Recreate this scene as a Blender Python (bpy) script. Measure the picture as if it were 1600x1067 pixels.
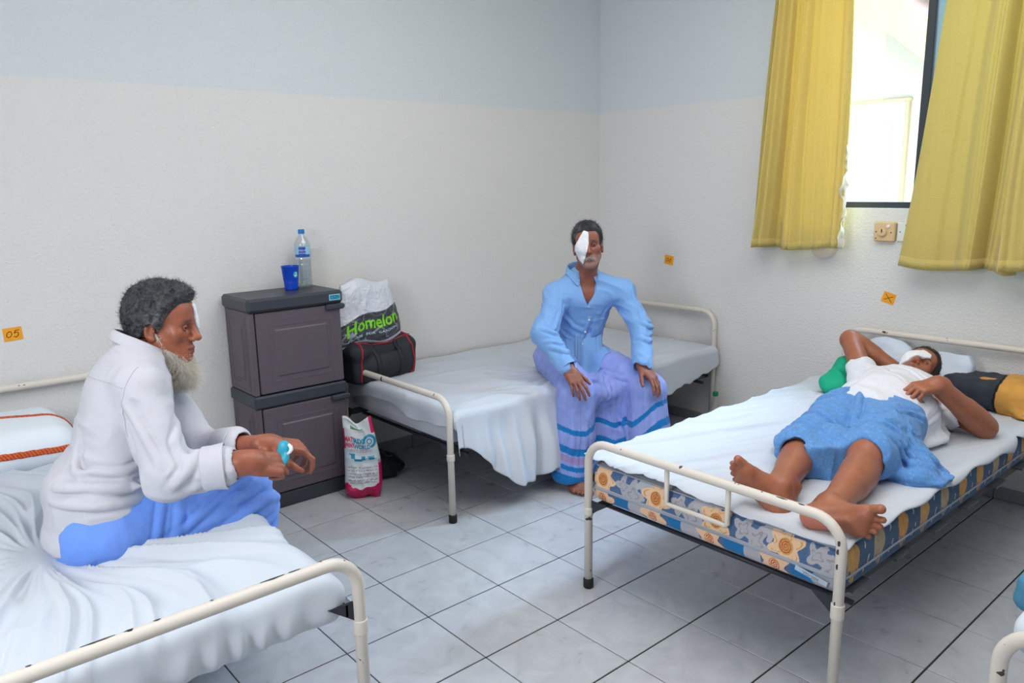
import bpy, math, random
import numpy as np
from mathutils import Vector, Matrix
random.seed(7)
SC = bpy.context.scene
COL = SC.collection
for _o in list(bpy.data.objects): bpy.data.objects.remove(_o)
# ------------------------------------------------------------------ camera
PITCH, YAW, ROLL = 0.2011, 0.8608, -0.019
cp, sp_, cy_, sy_ = math.cos(PITCH), math.sin(PITCH), math.cos(YAW), math.sin(YAW)
FW = Vector((cp*cy_, cp*sy_, -sp_)); RT = Vector((sy_, -cy_, 0)); UP = RT.cross(FW)
R2 = math.cos(ROLL)*RT + math.sin(ROLL)*UP; U2 = -math.sin(ROLL)*RT + math.cos(ROLL)*UP
cam = bpy.data.cameras.new('camera'); camo = bpy.data.objects.new('camera', cam); COL.objects.link(camo)
cam.sensor_width = 36; cam.lens = 1204.62/1600*36; cam.clip_start = .02
camo.matrix_world = Matrix(((R2.x, U2.x, -FW.x, 0), (R2.y, U2.y, -FW.y, 0), (R2.z, U2.z, -FW.z, 1.5267), (0, 0, 0, 1)))
SC.camera = camo
# ------------------------------------------------------------------ world, lights, exposure
W = bpy.data.worlds.new('world'); SC.world = W; W.use_nodes = True
_bg = W.node_tree.nodes['Background']; _bg.inputs[0].default_value = (.80, .90, 1, 1); _bg.inputs[1].default_value = 1.5
def area(name, loc, aim, sx, sy, power, colr, portal=False):
    l = bpy.data.lights.new(name, 'AREA'); l.shape = 'RECTANGLE'; l.size = sx; l.size_y = sy
    l.energy = power; l.color = colr
    if portal: l.cycles.is_portal = True
    o = bpy.data.objects.new(name, l); COL.objects.link(o); o.location = loc
    o.rotation_euler = (Vector(aim)-Vector(loc)).to_track_quat('-Z', 'Y').to_euler()
    return o
XW, YW, ZP, ZC = 4.034, 3.728, 1.989, 3.05
area('window_portal', (XW+.20, 1.62, 2.05), (0, 1.62, 2.05), 1.4, 1.4, 1, (1, 1, 1), True)
area('added_ceiling_fill', (2.0, 1.25, 3.0), (2.1, 1.35, 0), 2.6, 2.4, 50, (1, .985, .965))  # added overhead fill to brighten the room, not a known fixture
area('assumed_rear_daylight', (-1.15, 1.3, 1.75), (3, 2.2, .9), 0.9, 0.9, 46, (.93, .965, 1))  # assumed window behind the camera, inferred from wall shadows; no opening modelled
area('added_sky_lamp', (6.3, 1.1, 4.0), (3.6, 1.8, 1.4), 2.0, 1.6, 950, (.56, .77, 1))  # added unseen lamp outside the window, standing in for sky light
SC.view_settings.view_transform = 'Standard'
try: SC.view_settings.look = 'None'
except Exception: pass
SC.view_settings.gamma = 1; SC.view_settings.use_curve_mapping = False
SC.view_settings.exposure = 0.38
SC.cycles.max_bounces = 8; SC.cycles.diffuse_bounces = 5; SC.cycles.caustics_reflective = False; SC.cycles.caustics_refractive = False
SC.cycles.transparent_max_bounces = 12; SC.cycles.sample_clamp_indirect = 4.0
# ------------------------------------------------------------------ helpers
def srgb(*c):
    return tuple(((x/255)/12.92 if x/255 <= .04045 else ((x/255+.055)/1.055)**2.4) for x in c)
def V(*a): return np.array(a, float)
def nrm(a): a = np.asarray(a, float); return a/np.linalg.norm(a)
BASE = {}
def empty(name, loc, label=None, cat=None, group=None):
    o = bpy.data.objects.new(name, None); COL.objects.link(o); o.location = loc; o.empty_display_size = .05
    BASE[o.name] = V(*loc); tag(o, label, cat, group); return o
def tag(o, label=None, cat=None, group=None, kind=None):
    if label: o['label'] = label
    if cat: o['category'] = cat
    if group: o['group'] = group
    if kind: o['kind'] = kind
    return o
def obj(name, v, f, m, parent=None, base=None, smooth=True, col=None):
    """verts in world coordinates -> one mesh object, local to its parent's base (or its own)"""
    v = np.asarray(v, float)
    if parent is not None: b = BASE[parent.name]
    else: b = V(*base) if base is not None else V(*(v.mean(0)[:2]), v[:, 2].min())
    me = bpy.data.meshes.new(name); vv = (v-b).astype(np.float32)
    if isinstance(f, np.ndarray):
        k = f.shape[1]; me.vertices.add(len(vv)); me.vertices.foreach_set('co', vv.ravel())
        me.loops.add(f.size); me.loops.foreach_set('vertex_index', f.astype(np.int32).ravel())
        me.polygons.add(len(f)); me.polygons.foreach_set('loop_start', np.arange(0, f.size, k, dtype=np.int32))
        me.update(calc_edges=True)
    else:
        me.from_pydata(vv.tolist(), [], [list(map(int, q)) for q in f]); me.update()
    if smooth: me.polygons.foreach_set('use_smooth', np.ones(len(me.polygons), bool))
    if col is not None:
        a = me.color_attributes.new('col', 'FLOAT_COLOR', 'POINT')
        c = np.ones((len(vv), 4), np.float32); c[:, :3] = col; a.data.foreach_set('color', c.ravel())
    if m is not None: me.materials.append(m)
    o = bpy.data.objects.new(name, me); COL.objects.link(o)
    if parent is not None: o.parent = parent; BASE[o.name] = b
    else: o.location = b; BASE[o.name] = b
    return o
class MB:
    """collects simple shapes into one mesh"""
    def __init__(s): s.v = []; s.f = []; s.n = 0
    def add(s, v, f):
        v = np.asarray(v, float); s.v.append(v); s.f += [[int(i)+s.n for i in q] for q in f]; s.n += len(v); return s
    def box(s, lo, hi, bev=0.0):
        lo = V(*lo); hi = V(*hi)
        if bev <= 0:
            v = [(x, y, z) for x in (lo[0], hi[0]) for y in (lo[1], hi[1]) for z in (lo[2], hi[2])]
            return s.add(v, [(0, 1, 3, 2), (4, 6, 7, 5), (0, 4, 5, 1), (2, 3, 7, 6), (0, 2, 6, 4), (1, 5, 7, 3)])
        b = min(bev, .49*min(hi-lo)); c = (lo+hi)/2; h = (hi-lo)/2
        v = []; ids = {}
        for sx in (-1, 1):
            for sy in (-1, 1):
                for sz in (-1, 1):
                    sg = V(sx, sy, sz)
                    for a in range(3):
                        q = h-b; q = q.copy(); q[a] = h[a]; ids[(sx, sy, sz, a)] = len(v); v.append(c+sg*q)
        f = []
        for a in range(3):
            o1, o2 = [(1, 2), (2, 0), (0, 1)][a]
            for sg in (-1, 1):
                cor = []
                for (p, q) in ((-1, -1), (1, -1), (1, 1), (-1, 1)):
                    t = [0, 0, 0]; t[a] = sg; t[o1] = p; t[o2] = q; cor.append(ids[(*t, a)])
                f.append(cor if sg > 0 else cor[::-1])
        for a in range(3):
            o1, o2 = [(1, 2), (2, 0), (0, 1)][a]
            for p in (-1, 1):
                for q in (-1, 1):
                    def g(t, ax):
                        k = [0, 0, 0]; k[a] = t; k[o1] = p; k[o2] = q; return ids[(*k, ax)]
                    quad = [g(-1, o1), g(1, o1), g(1, o2), g(-1, o2)]
                    f.append(quad if p*q > 0 else quad[::-1])
        for sx in (-1, 1):
            for sy in (-1, 1):
                for sz in (-1, 1):
                    t = [ids[(sx, sy, sz, a)] for a in range(3)]
                    f.append(t if sx*sy*sz > 0 else t[::-1])
        return s.add(v, f)
    def tube(s, pts, r, n=14, cap=True):
        pts = [V(*p) for p in pts]; m = len(pts)
        rr = r if hasattr(r, '__len__') else [r]*m
        tg = [nrm((pts[min(i+1, m-1)]-pts[max(i-1, 0)])) for i in range(m)]
        a = V(0, 0, 1) if abs(tg[0][2]) < .9 else V(1, 0, 0)
        u = nrm(np.cross(tg[0], a)); rings = []
        for i in range(m):
            u = nrm(u-tg[i]*(u@tg[i])); w = np.cross(tg[i], u)
            t = np.arange(n)/n*2*math.pi
            rings.append(pts[i]+rr[i]*(np.cos(t)[:, None]*u+np.sin(t)[:, None]*w))
        v = np.concatenate(rings); f = []
        for i in range(m-1):
            for j in range(n):
                k = (j+1) % n; f.append((i*n+j, i*n+k, (i+1)*n+k, (i+1)*n+j))
        if cap: f.append(tuple(range(n))[::-1]); f.append(tuple((m-1)*n+j for j in range(n)))
        return s.add(v, f)
    def lathe(s, c, prof, n=28, axis=None):
        c = V(*c); t = np.arange(n)/n*2*math.pi; v = []
        if axis is None: u, w, z = V(1, 0, 0), V(0, 1, 0), V(0, 0, 1)
        else:
            z = nrm(axis); u = nrm(np.cross(z, V(0, 0, 1) if abs(z[2]) < .9 else V(1, 0, 0))); w = np.cross(z, u)
        for r, h in prof: v.append(c+z*h+r*(np.cos(t)[:, None]*u+np.sin(t)[:, None]*w))
        f = []
        for i in range(len(prof)-1):
            for j in range(n):
                k = (j+1) % n; f.append((i*n+j, i*n+k, (i+1)*n+k, (i+1)*n+j))
        if prof[0][0] > 1e-5: f.append(tuple(range(n))[::-1])
        if prof[-1][0] > 1e-5: f.append(tuple((len(prof)-1)*n+j for j in range(n)))
        return s.add(np.concatenate(v), f)
    def build(s, name, m, parent=None, base=None, smooth=False, auto=None):
        o = obj(name, np.concatenate(s.v), s.f, m, parent, base, smooth)
        if auto: sharp(o, auto)
        return o
def sharp(o, ang=40):
    me = o.data; me.polygons.foreach_set('use_smooth', np.ones(len(me.polygons), bool))
    try: me.set_sharp_from_angle(angle=math.radians(ang))
    except Exception: pass
def grid(P, n, m):
    """P(u[n*m], v[n*m]) -> world verts ; quad grid"""
    u, v = np.meshgrid(np.linspace(0, 1, n), np.linspace(0, 1, m), indexing='ij')
    vv = P(u.ravel(), v.ravel()); i = np.arange(n*m).reshape(n, m)
    f = np.stack([i[:-1, :-1], i[1:, :-1], i[1:, 1:], i[:-1, 1:]], -1).reshape(-1, 4)
    return vv, f
def solid(o, t, off=0):
    md = o.modifiers.new('thickness', 'SOLIDIFY'); md.thickness = t; md.offset = off; return o
# ------------------------------------------------------------------ materials
def mat(name, col=(.5, .5, .5), rough=.6, attr=False, spec=.5, metal=0, bump=None, var=None, sss=0, trans=0, translucent=None, coat=0, alpha=None, sheen=0, ior=1.45):
    """col linear; bump=[(scale, strength, detail, stretch)], var=(scale, amount, colour2)"""
    m = bpy.data.materials.new(name); m.use_nodes = True; nt = m.node_tree; N = nt.nodes; L = nt.links
    b = N['Principled BSDF']; out = N['Material Output']
    b.inputs['Roughness'].default_value = rough; b.inputs['Metallic'].default_value = metal
    b.inputs['Specular IOR Level'].default_value = spec; b.inputs['IOR'].default_value = ior
    if trans: b.inputs['Transmission Weight'].default_value = trans
    if coat: b.inputs['Coat Weight'].default_value = coat; b.inputs['Coat Roughness'].default_value = .15
    if sss: b.inputs['Subsurface Weight'].default_value = sss; b.inputs['Subsurface Radius'].default_value = (.012, .005, .003); b.inputs['Subsurface Scale'].default_value = 1
    if sheen: b.inputs['Sheen Weight'].default_value = sheen
    if alpha is not None: b.inputs['Alpha'].default_value = alpha
    tc = N.new('ShaderNodeTexCoord')
    if attr:
        a = N.new('ShaderNodeAttribute'); a.attribute_name = 'col'; src = a.outputs['Color']
    else:
        a = N.new('ShaderNodeRGB'); a.outputs[0].default_value = (*col, 1); src = a.outputs[0]
    if var:
        sc, amt, c2 = var
        n = N.new('ShaderNodeTexNoise'); n.inputs['Scale'].default_value = sc; n.inputs['Detail'].default_value = 4
        L.new(tc.outputs['Object'], n.inputs['Vector'])
        r = N.new('ShaderNodeMapRange'); r.inputs[1].default_value = .35; r.inputs[2].default_value = .7; r.inputs[4].default_value = amt
        L.new(n.outputs['Fac'], r.inputs[0])
        x = N.new('ShaderNodeMix'); x.data_type = 'RGBA'; L.new(r.outputs[0], x.inputs[0]); L.new(src, x.inputs[6]); x.inputs[7].default_value = (*c2, 1)
        src = x.outputs[2]
    L.new(src, b.inputs['Base Color'])
    prev = None
    for bb in (bump or []):
        sc, st, det, stretch = (list(bb)+[None]*4)[:4]
        n = N.new('ShaderNodeTexNoise'); n.inputs['Scale'].default_value = sc; n.inputs['Detail'].default_value = det or 2
        vec = tc.outputs['Object']
        if stretch:
            mp = N.new('ShaderNodeMapping'); mp.inputs['Scale'].default_value = stretch; L.new(vec, mp.inputs['Vector']); vec = mp.outputs[0]
        L.new(vec, n.inputs['Vector'])
        bp = N.new('ShaderNodeBump'); bp.inputs['Strength'].default_value = st; bp.inputs['Distance'].default_value = .01
        L.new(n.outputs['Fac'], bp.inputs['Height'])
        if prev: L.new(prev.outputs[0], bp.inputs['Normal'])
        prev = bp
    if prev: L.new(prev.outputs[0], b.inputs['Normal'])
    if translucent:
        amt, tcx = translucent
        t = N.new('ShaderNodeBsdfTranslucent')
        if tcx: t.inputs[0].default_value = (*tcx, 1)
        else: L.new(src, t.inputs[0])
        if prev: L.new(prev.outputs[0], t.inputs['Normal'])
        mx = N.new('ShaderNodeMixShader'); mx.inputs[0].default_value = amt
        L.new(b.outputs[0], mx.inputs[1]); L.new(t.outputs[0], mx.inputs[2]); L.new(mx.outputs[0], out.inputs['Surface'])
    return m
def chip_mat(name, col, chip, thr=.66, scale=26):
    """glossy enamel paint with small chips showing dark metal and faint rust"""
    m = mat(name, col, .38); nt = m.node_tree; N = nt.nodes; L = nt.links; b = N['Principled BSDF']
    tc = N.new('ShaderNodeTexCoord'); n = N.new('ShaderNodeTexNoise'); n.inputs['Scale'].default_value = scale; n.inputs['Detail'].default_value = 3
    L.new(tc.outputs['Object'], n.inputs['Vector'])
    g = N.new('ShaderNodeMath'); g.operation = 'GREATER_THAN'; g.inputs[1].default_value = thr; L.new(n.outputs['Fac'], g.inputs[0])
    x = N.new('ShaderNodeMix'); x.data_type = 'RGBA'; L.new(g.outputs[0], x.inputs[0]); x.inputs[6].default_value = (*col, 1); x.inputs[7].default_value = (*chip, 1)
    L.new(x.outputs[2], b.inputs['Base Color']); return m
def clear_mat(name, tint, gloss=.12, rough=.03):
    """thin clear film or pane: see-through with a little gloss"""
    m = bpy.data.materials.new(name); m.use_nodes = True; N = m.node_tree.nodes; L = m.node_tree.links; N.clear()
    o = N.new('ShaderNodeOutputMaterial'); t = N.new('ShaderNodeBsdfTransparent'); t.inputs[0].default_value = (*tint, 1)
    g = N.new('ShaderNodeBsdfGlossy'); g.inputs['Roughness'].default_value = rough
    lw = N.new('ShaderNodeLayerWeight'); lw.inputs[0].default_value = .35
    mr = N.new('ShaderNodeMath'); mr.operation = 'MULTIPLY_ADD'; mr.inputs[1].default_value = .5; mr.inputs[2].default_value = gloss*.4; L.new(lw.outputs['Facing'], mr.inputs[0])
    mx = N.new('ShaderNodeMixShader'); L.new(mr.outputs[0], mx.inputs[0]); L.new(t.outputs[0], mx.inputs[1]); L.new(g.outputs[0], mx.inputs[2])
    L.new(mx.outputs[0], o.inputs[0]); return m
# ------------------------------------------------------------------ numpy noise
def vn(p, seed=0):
    p = np.asarray(p, np.float32); i = np.floor(p).astype(np.int64); f = p-i; u = f*f*(3-2*f); r = 0
    def h(a, b, c):
        x = (a*374761393+b*668265263+c*1274126177+seed*974634777) & 0xffffffff
        x = ((x ^ (x >> 13))*1274126177) & 0xffffffff
        return ((x ^ (x >> 16)) & 0xffff).astype(np.float32)/65535
    for dx in (0, 1):
        wx = u[..., 0] if dx else 1-u[..., 0]
        for dy in (0, 1):
            wy = u[..., 1] if dy else 1-u[..., 1]
            for dz in (0, 1):
                wz = u[..., 2] if dz else 1-u[..., 2]
                r = r+wx*wy*wz*h(i[..., 0]+dx, i[..., 1]+dy, i[..., 2]+dz)
    return r
def ridge(p, seed=0): return 1-np.abs(2*vn(p, seed)-1)
def fbm(p, seed=0): return .6*vn(p, seed)+.3*vn(p*2.1, seed+1)+.1*vn(p*4.3, seed+2)
def sstep(a, b, x):
    t = np.clip((x-a)/(b-a), 0, 1); return t*t*(3-2*t)
# ------------------------------------------------------------------ signed distance modelling (bodies, cloth, soft goods)
class Pr:
    def __init__(s, f, lo, hi, op='u', k=.01): s.f = f; s.lo = V(*lo); s.hi = V(*hi); s.op = op; s.k = k
def seg(a, b, r1, r2=None, k=.01, op='u'):
    a = V(*a); b = V(*b); r2 = r1 if r2 is None else r2; ab = b-a; L2 = max(ab@ab, 1e-9); R = max(r1, r2)
    a3 = a.astype(np.float32); ab3 = ab.astype(np.float32)
    def f(p):
        q = p-a3; t = np.clip((q@ab3)/L2, 0, 1); d = q-t[..., None]*ab3
        return np.sqrt((d*d).sum(-1))-(r1+(r2-r1)*t)
    return Pr(f, np.minimum(a, b)-R, np.maximum(a, b)+R, op, k)
def chain(pts, rs, k=.01, op='u'):
    k *= .5; return [seg(pts[i], pts[i+1], rs[i], rs[i+1], k, op) for i in range(len(pts)-1)]
def ell(c, r, R=None, k=.01, op='u'):
    c = V(*c); r = V(*r) if hasattr(r, '__len__') else V(r, r, r); M = np.eye(3) if R is None else np.asarray(R, float)
    c3 = c.astype(np.float32); M3 = M.astype(np.float32); r3 = r.astype(np.float32)
    def f(p):
        q = (p-c3)@M3; k0 = np.sqrt(((q/r3)**2).sum(-1)); k1 = np.sqrt(((q/(r3*r3))**2).sum(-1))+1e-6
        return k0*(k0-1)/k1
    ext = np.abs(M)@r
    return Pr(f, c-ext, c+ext, op, k)
def rbox(c, h, rd, R=None, k=.01, op='u'):
    c = V(*c); h = V(*h); M = np.eye(3) if R is None else np.asarray(R, float)
    c3 = c.astype(np.float32); M3 = M.astype(np.float32); h3 = (h-rd).astype(np.float32)
    def f(p):
        q = np.abs((p-c3)@M3)-h3
        return np.sqrt((np.maximum(q, 0)**2).sum(-1))+np.minimum(q.max(-1), 0)-rd
    ext = np.abs(M)@h
    return Pr(f, c-ext, c+ext, op, k)
def field(fn, lo, hi, op='u', k=.004): return Pr(fn, lo, hi, op, k)
def xf(prs, o, R, s=1.0):
    """local prims -> world: world = o + R @ (s*local)   (columns of R are the local axes)"""
    o = V(*o); R = np.asarray(R, float); o3 = o.astype(np.float32); R3 = R.astype(np.float32); res = []
    for p in prs:
        cs = np.array([(x, y, z) for x in (p.lo[0], p.hi[0]) for y in (p.lo[1], p.hi[1]) for z in (p.lo[2], p.hi[2])])*s@R.T+o
        res.append(Pr((lambda q, g=p.f: g(((q-o3)@R3)/s)*s), cs.min(0), cs.max(0), p.op, p.k*s))
    return res
def comb(d, e, op, k):
    if op == 'u': h = np.maximum(k-np.abs(d-e), 0)/k; return np.minimum(d, e)-h*h*k*.25
    if op == 's': e = -e
    h = np.maximum(k-np.abs(d-e), 0)/k; return np.maximum(d, e)+h*h*k*.25
def ev(prs, p):
    d = np.full(p.shape[:-1], 9, np.float32)
    for q in prs:
        d = q.f(p, d) if q.op == 'f' else comb(d, q.f(p), q.op, q.k)
    return d
def sdf(prs, res, amp=.01):
    """sparse surface nets -> verts, quads"""
    B = 8; s = B*res
    un = [p for p in prs if p.op == 'u']
    lo = np.min([p.lo for p in un], 0)-amp-3*res; hi = np.max([p.hi for p in un], 0)+amp+3*res
    nb = np.ceil((hi-lo)/s).astype(int); ctr = [lo[a]+(np.arange(nb[a])+.5)*s for a in range(3)]
    hd = .87*s
    D = np.full(nb, 9, np.float32)
    def rng(p, m):
        a = np.maximum(np.floor((p.lo-m-lo)/s), 0).astype(int); b = np.minimum(np.ceil((p.hi+m-lo)/s), nb).astype(int); return a, b
    for p in prs:
        if p.op == 'f': continue
        a, b = rng(p, hd*1.5+p.k+amp)
        if (b <= a).any(): continue
        g = np.stack(np.meshgrid(*[ctr[i][a[i]:b[i]] for i in range(3)], indexing='ij'), -1).astype(np.float32)
        sl = tuple(slice(a[i], b[i]) for i in range(3))
        if p.op == 'i':
            F = np.full(nb, 9, np.float32); F[sl] = p.f(g); D = comb(D, F, 'i', p.k)
        else: D[sl] = comb(D[sl], p.f(g), p.op, p.k)
    kb = np.argwhere(np.abs(D) < hd*1.45+amp)
    off = np.stack(np.meshgrid(*[np.arange(B+1)]*3, indexing='ij'), -1)
    X = (lo+(kb[:, None, None, None, :]*B+off[None])*res).astype(np.float32)
    d = np.full(X.shape[:-1], 9, np.float32); c = lo+(kb+.5)*s
    for p in prs:
        if p.op == 'f': d = p.f(X, d); continue
        if p.op == 'i': d = comb(d, p.f(X), 'i', p.k); continue
        m = p.k+2*res+amp
        near = ((c > p.lo-m-s/2) & (c < p.hi+m+s/2)).all(1)
        if near.any(): d[near] = comb(d[near], p.f(X[near]), p.op, p.k)
    n = kb*B; NY, NZ = int(nb[1]*B+2), int(nb[2]*B+2)
    S = d < 0
    cor = [(i, j, k) for i in (0, 1) for j in (0, 1) for k in (0, 1)]
    cnt = sum(S[:, i:i+B, j:j+B, k:k+B].astype(np.int8) for i, j, k in cor)
    ac = np.argwhere((cnt > 0) & (cnt < 8)); b_, i_, j_, k_ = ac.T
    val = np.stack([d[b_, i_+i, j_+j, k_+k] for i, j, k in cor], 1)
    acc = np.zeros((len(ac), 3), np.float32); w = np.zeros(len(ac), np.float32)
    for q in range(8):
        for ax, bit in ((0, 4), (1, 2), (2, 1)):
            if q & bit: continue
            v0, v1 = val[:, q], val[:, q | bit]; cr = (v0 < 0) != (v1 < 0)
            t = np.where(cr, v0/np.where(cr, v0-v1, 1), 0)
            pt = np.tile(np.array(cor[q], np.float32), (len(ac), 1)); pt[:, ax] += t
            acc += pt*cr[:, None]; w += cr
    gi = n[b_]+np.stack([i_, j_, k_], 1)
    vert = lo+(gi+acc/w[:, None])*res
    cid = (gi[:, 0].astype(np.int64)*NY+gi[:, 1])*NZ+gi[:, 2]; order = np.argsort(cid); sc = cid[order]
    F = []
    st = (NY*NZ, NZ, 1)
    for ax in range(3):
        sl0 = [slice(None)]+[slice(0, B)]*3; sl1 = list(sl0); sl1[ax+1] = slice(1, B+1)
        e = S[tuple(sl0)] != S[tuple(sl1)]; E = np.argwhere(e); bb = E[:, 0]; g = n[bb]+E[:, 1:]
        ins = S[bb, E[:, 1], E[:, 2], E[:, 3]]
        base = (g[:, 0].astype(np.int64)*NY+g[:, 1])*NZ+g[:, 2]
        o1, o2 = [(1, 2), (2, 0), (0, 1)][ax]
        q = np.stack([base-st[o1]-st[o2], base-st[o2], base, base-st[o1]], 1)
        pos = np.clip(np.searchsorted(sc, q), 0, len(sc)-1); ok = (sc[pos] == q).all(1)
        f = order[pos]; f = np.where(ins[:, None], f, f[:, ::-1])
        F.append(f[ok])
    return vert, np.concatenate(F)
def blob(name, prs, res, m, parent=None, base=None, colf=None, amp=.01, relax=0):
    v, f = sdf(prs, res, amp)
    for _ in range(relax):
        a = np.zeros_like(v); c = np.zeros(len(v))
        for i in range(4):
            for j in (1, 3): np.add.at(a, f[:, i], v[f[:, (i+j) % 4]]); np.add.at(c, f[:, i], 1)
        v = v*.5+.5*a/np.maximum(c, 1)[:, None]
    return obj(name, v, f, m, parent, base, True, colf(v) if colf else None)
def frame(fwd, up):
    """columns x=subject's left... (right-handed: x = y cross z), y=forward, z=up"""
    y = nrm(fwd); z = np.asarray(up, float); z = nrm(z-y*(z@y)); return np.stack([np.cross(y, z), y, z], 1)
# ------------------------------------------------------------------ room shell
M_wall = mat('wall_paint', (.60, .60, .60), .62, attr=True, spec=.3, bump=[(85, .42, 2), (230, .34, 2)])
LOWER, UPPER = V(.72, .71, .695), V(.655, .695, .72)
def wall(name, P, n, m, flip=False):
    v, f = grid(P, n, m)
    if flip: f = f[:, ::-1]
    z = v[:, 2]; edge = ZP+.004*(vn(v*9, 3)-.5)
    c = np.where((z > edge)[:, None], UPPER, LOWER)
    o = obj(name, v, f, M_wall, None, V(v[:, 0].min(), v[:, 1].min(), 0), False, c); o['kind'] = 'structure'; return o
_zs = np.array([0, .5, 1.0, 1.5, 1.95, 1.985, 1.991, 2.03, 2.5, ZC])
def wz(v): return np.interp(v, np.linspace(0, 1, 10), _zs)
X0, Y0 = -1.2, -1.5
wall('wall_left', lambda u, v: np.stack([X0+(XW+.2-X0)*u, 0*u+YW, wz(v)], -1), 60, 10)
wall('wall_front', lambda u, v: np.stack([X0+(XW-X0)*u, 0*u+Y0, wz(v)], -1), 20, 10)
wall('wall_back', lambda u, v: np.stack([0*u+X0, Y0+(YW-Y0)*u, wz(v)], -1), 20, 10)
# window wall: a slab with an opening
WY0, WY1, WZ0, WZ1 = .95, 2.30, 1.372, 2.70
mb = MB()
_th = .16
def wslab(ya, yb, za, zb):
    cuts = [za]+[z for z in (1.985, 1.991) if za < z < zb]+[zb]
    for a, b in zip(cuts[:-1], cuts[1:]): mb.box((XW, ya, a), (XW+_th, yb, b))
wslab(Y0-.2, WY0, 0, ZC); wslab(WY1, YW+.2, 0, ZC); wslab(WY0, WY1, 0, WZ0); wslab(WY0, WY1, WZ1, ZC)
_v = np.concatenate(mb.v); _c = np.where((_v[:, 2] > 1.988)[:, None], UPPER, LOWER)
o = obj('wall_right', _v, mb.f, M_wall, None, V(XW, Y0, 0), False, _c); o['kind'] = 'structure'
o = MB().box((X0, Y0, ZC), (XW+.16, YW, ZC+.1)).build('ceiling', mat('ceiling_paint', (.72, .73, .74), .8)); o['kind'] = 'structure'
# floor: grout bed with single tiles
M_grout = mat('grout', srgb(46, 41, 38), .9)
floor = MB().box((X0, Y0, -.06), (XW+.16, YW+.1, -.003)).build('floor', M_grout); floor['kind'] = 'structure'
def tile_mat():
    m = mat('glazed_tile', srgb(176, 182, 190), .22, spec=.5); nt = m.node_tree; N = nt.nodes; L = nt.links; b = N['Principled BSDF']
    tc = N.new('ShaderNodeTexCoord'); oi = N.new('ShaderNodeObjectInfo')
    mp = N.new('ShaderNodeVectorMath'); mp.operation = 'MULTIPLY_ADD'; mp.inputs[1].default_value = (1, 1, 1)
    cmb = N.new('ShaderNodeCombineXYZ'); ml = N.new('ShaderNodeMath'); ml.operation = 'MULTIPLY'; ml.inputs[1].default_value = 37.0
    L.new(oi.outputs['Random'], ml.inputs[0]); L.new(ml.outputs[0], cmb.inputs[0]); L.new(ml.outputs[0], cmb.inputs[2])
    L.new(tc.outputs['Object'], mp.inputs[0]); L.new(cmb.outputs[0], mp.inputs[2])
    n1 = N.new('ShaderNodeTexNoise'); n1.inputs['Scale'].default_value = 7; n1.inputs['Detail'].default_value = 6; n1.inputs['Distortion'].default_value = 1.6
    L.new(mp.outputs[0], n1.inputs['Vector'])
    r = N.new('ShaderNodeValToRGB'); r.color_ramp.elements[0].position = .36; r.color_ramp.elements[0].color = (*srgb(174, 177, 182), 1)
    r.color_ramp.elements[1].position = .62; r.color_ramp.elements[1].color = (*srgb(186, 189, 194), 1)
    L.new(n1.outputs['Fac'], r.inputs[0])
    n2 = N.new('ShaderNodeTexNoise'); n2.inputs['Scale'].default_value = 5; n2.inputs['Detail'].default_value = 5; n2.inputs['Distortion'].default_value = 3
    L.new(mp.outputs[0], n2.inputs['Vector'])
    ab = N.new('ShaderNodeMath'); ab.operation = 'SUBTRACT'; ab.inputs[1].default_value = .5; L.new(n2.outputs['Fac'], ab.inputs[0])
    a2 = N.new('ShaderNodeMath'); a2.operation = 'ABSOLUTE'; L.new(ab.outputs[0], a2.inputs[0])
    mr = N.new('ShaderNodeMapRange'); mr.inputs[1].default_value = 0; mr.inputs[2].default_value = .016; mr.inputs[3].default_value = .07; mr.inputs[4].default_value = 0
    L.new(a2.outputs[0], mr.inputs[0])
    x = N.new('ShaderNodeMix'); x.data_type = 'RGBA'; L.new(mr.outputs[0], x.inputs[0]); L.new(r.outputs[0], x.inputs[6]); x.inputs[7].default_value = (*srgb(138, 142, 146), 1)
    L.new(x.outputs[2], b.inputs['Base Color'])
    rr = N.new('ShaderNodeMapRange'); rr.inputs[3].default_value = .2; rr.inputs[4].default_value = .42; L.new(n1.outputs['Fac'], rr.inputs[0]); L.new(rr.outputs[0], b.inputs['Roughness'])
    return m
M_tile = tile_mat()
TP, TX, TY = .33, 2.0687, 1.8022
tmesh = None
def project(p):
    d = Vector(p)-camo.matrix_world.translation; z = d.dot(FW)
    return (800+1204.6*d.dot(R2)/z, 533.5-1204.6*d.dot(U2)/z, z) if z > .05 else (9e9, 9e9, z)
rest = MB()
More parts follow.
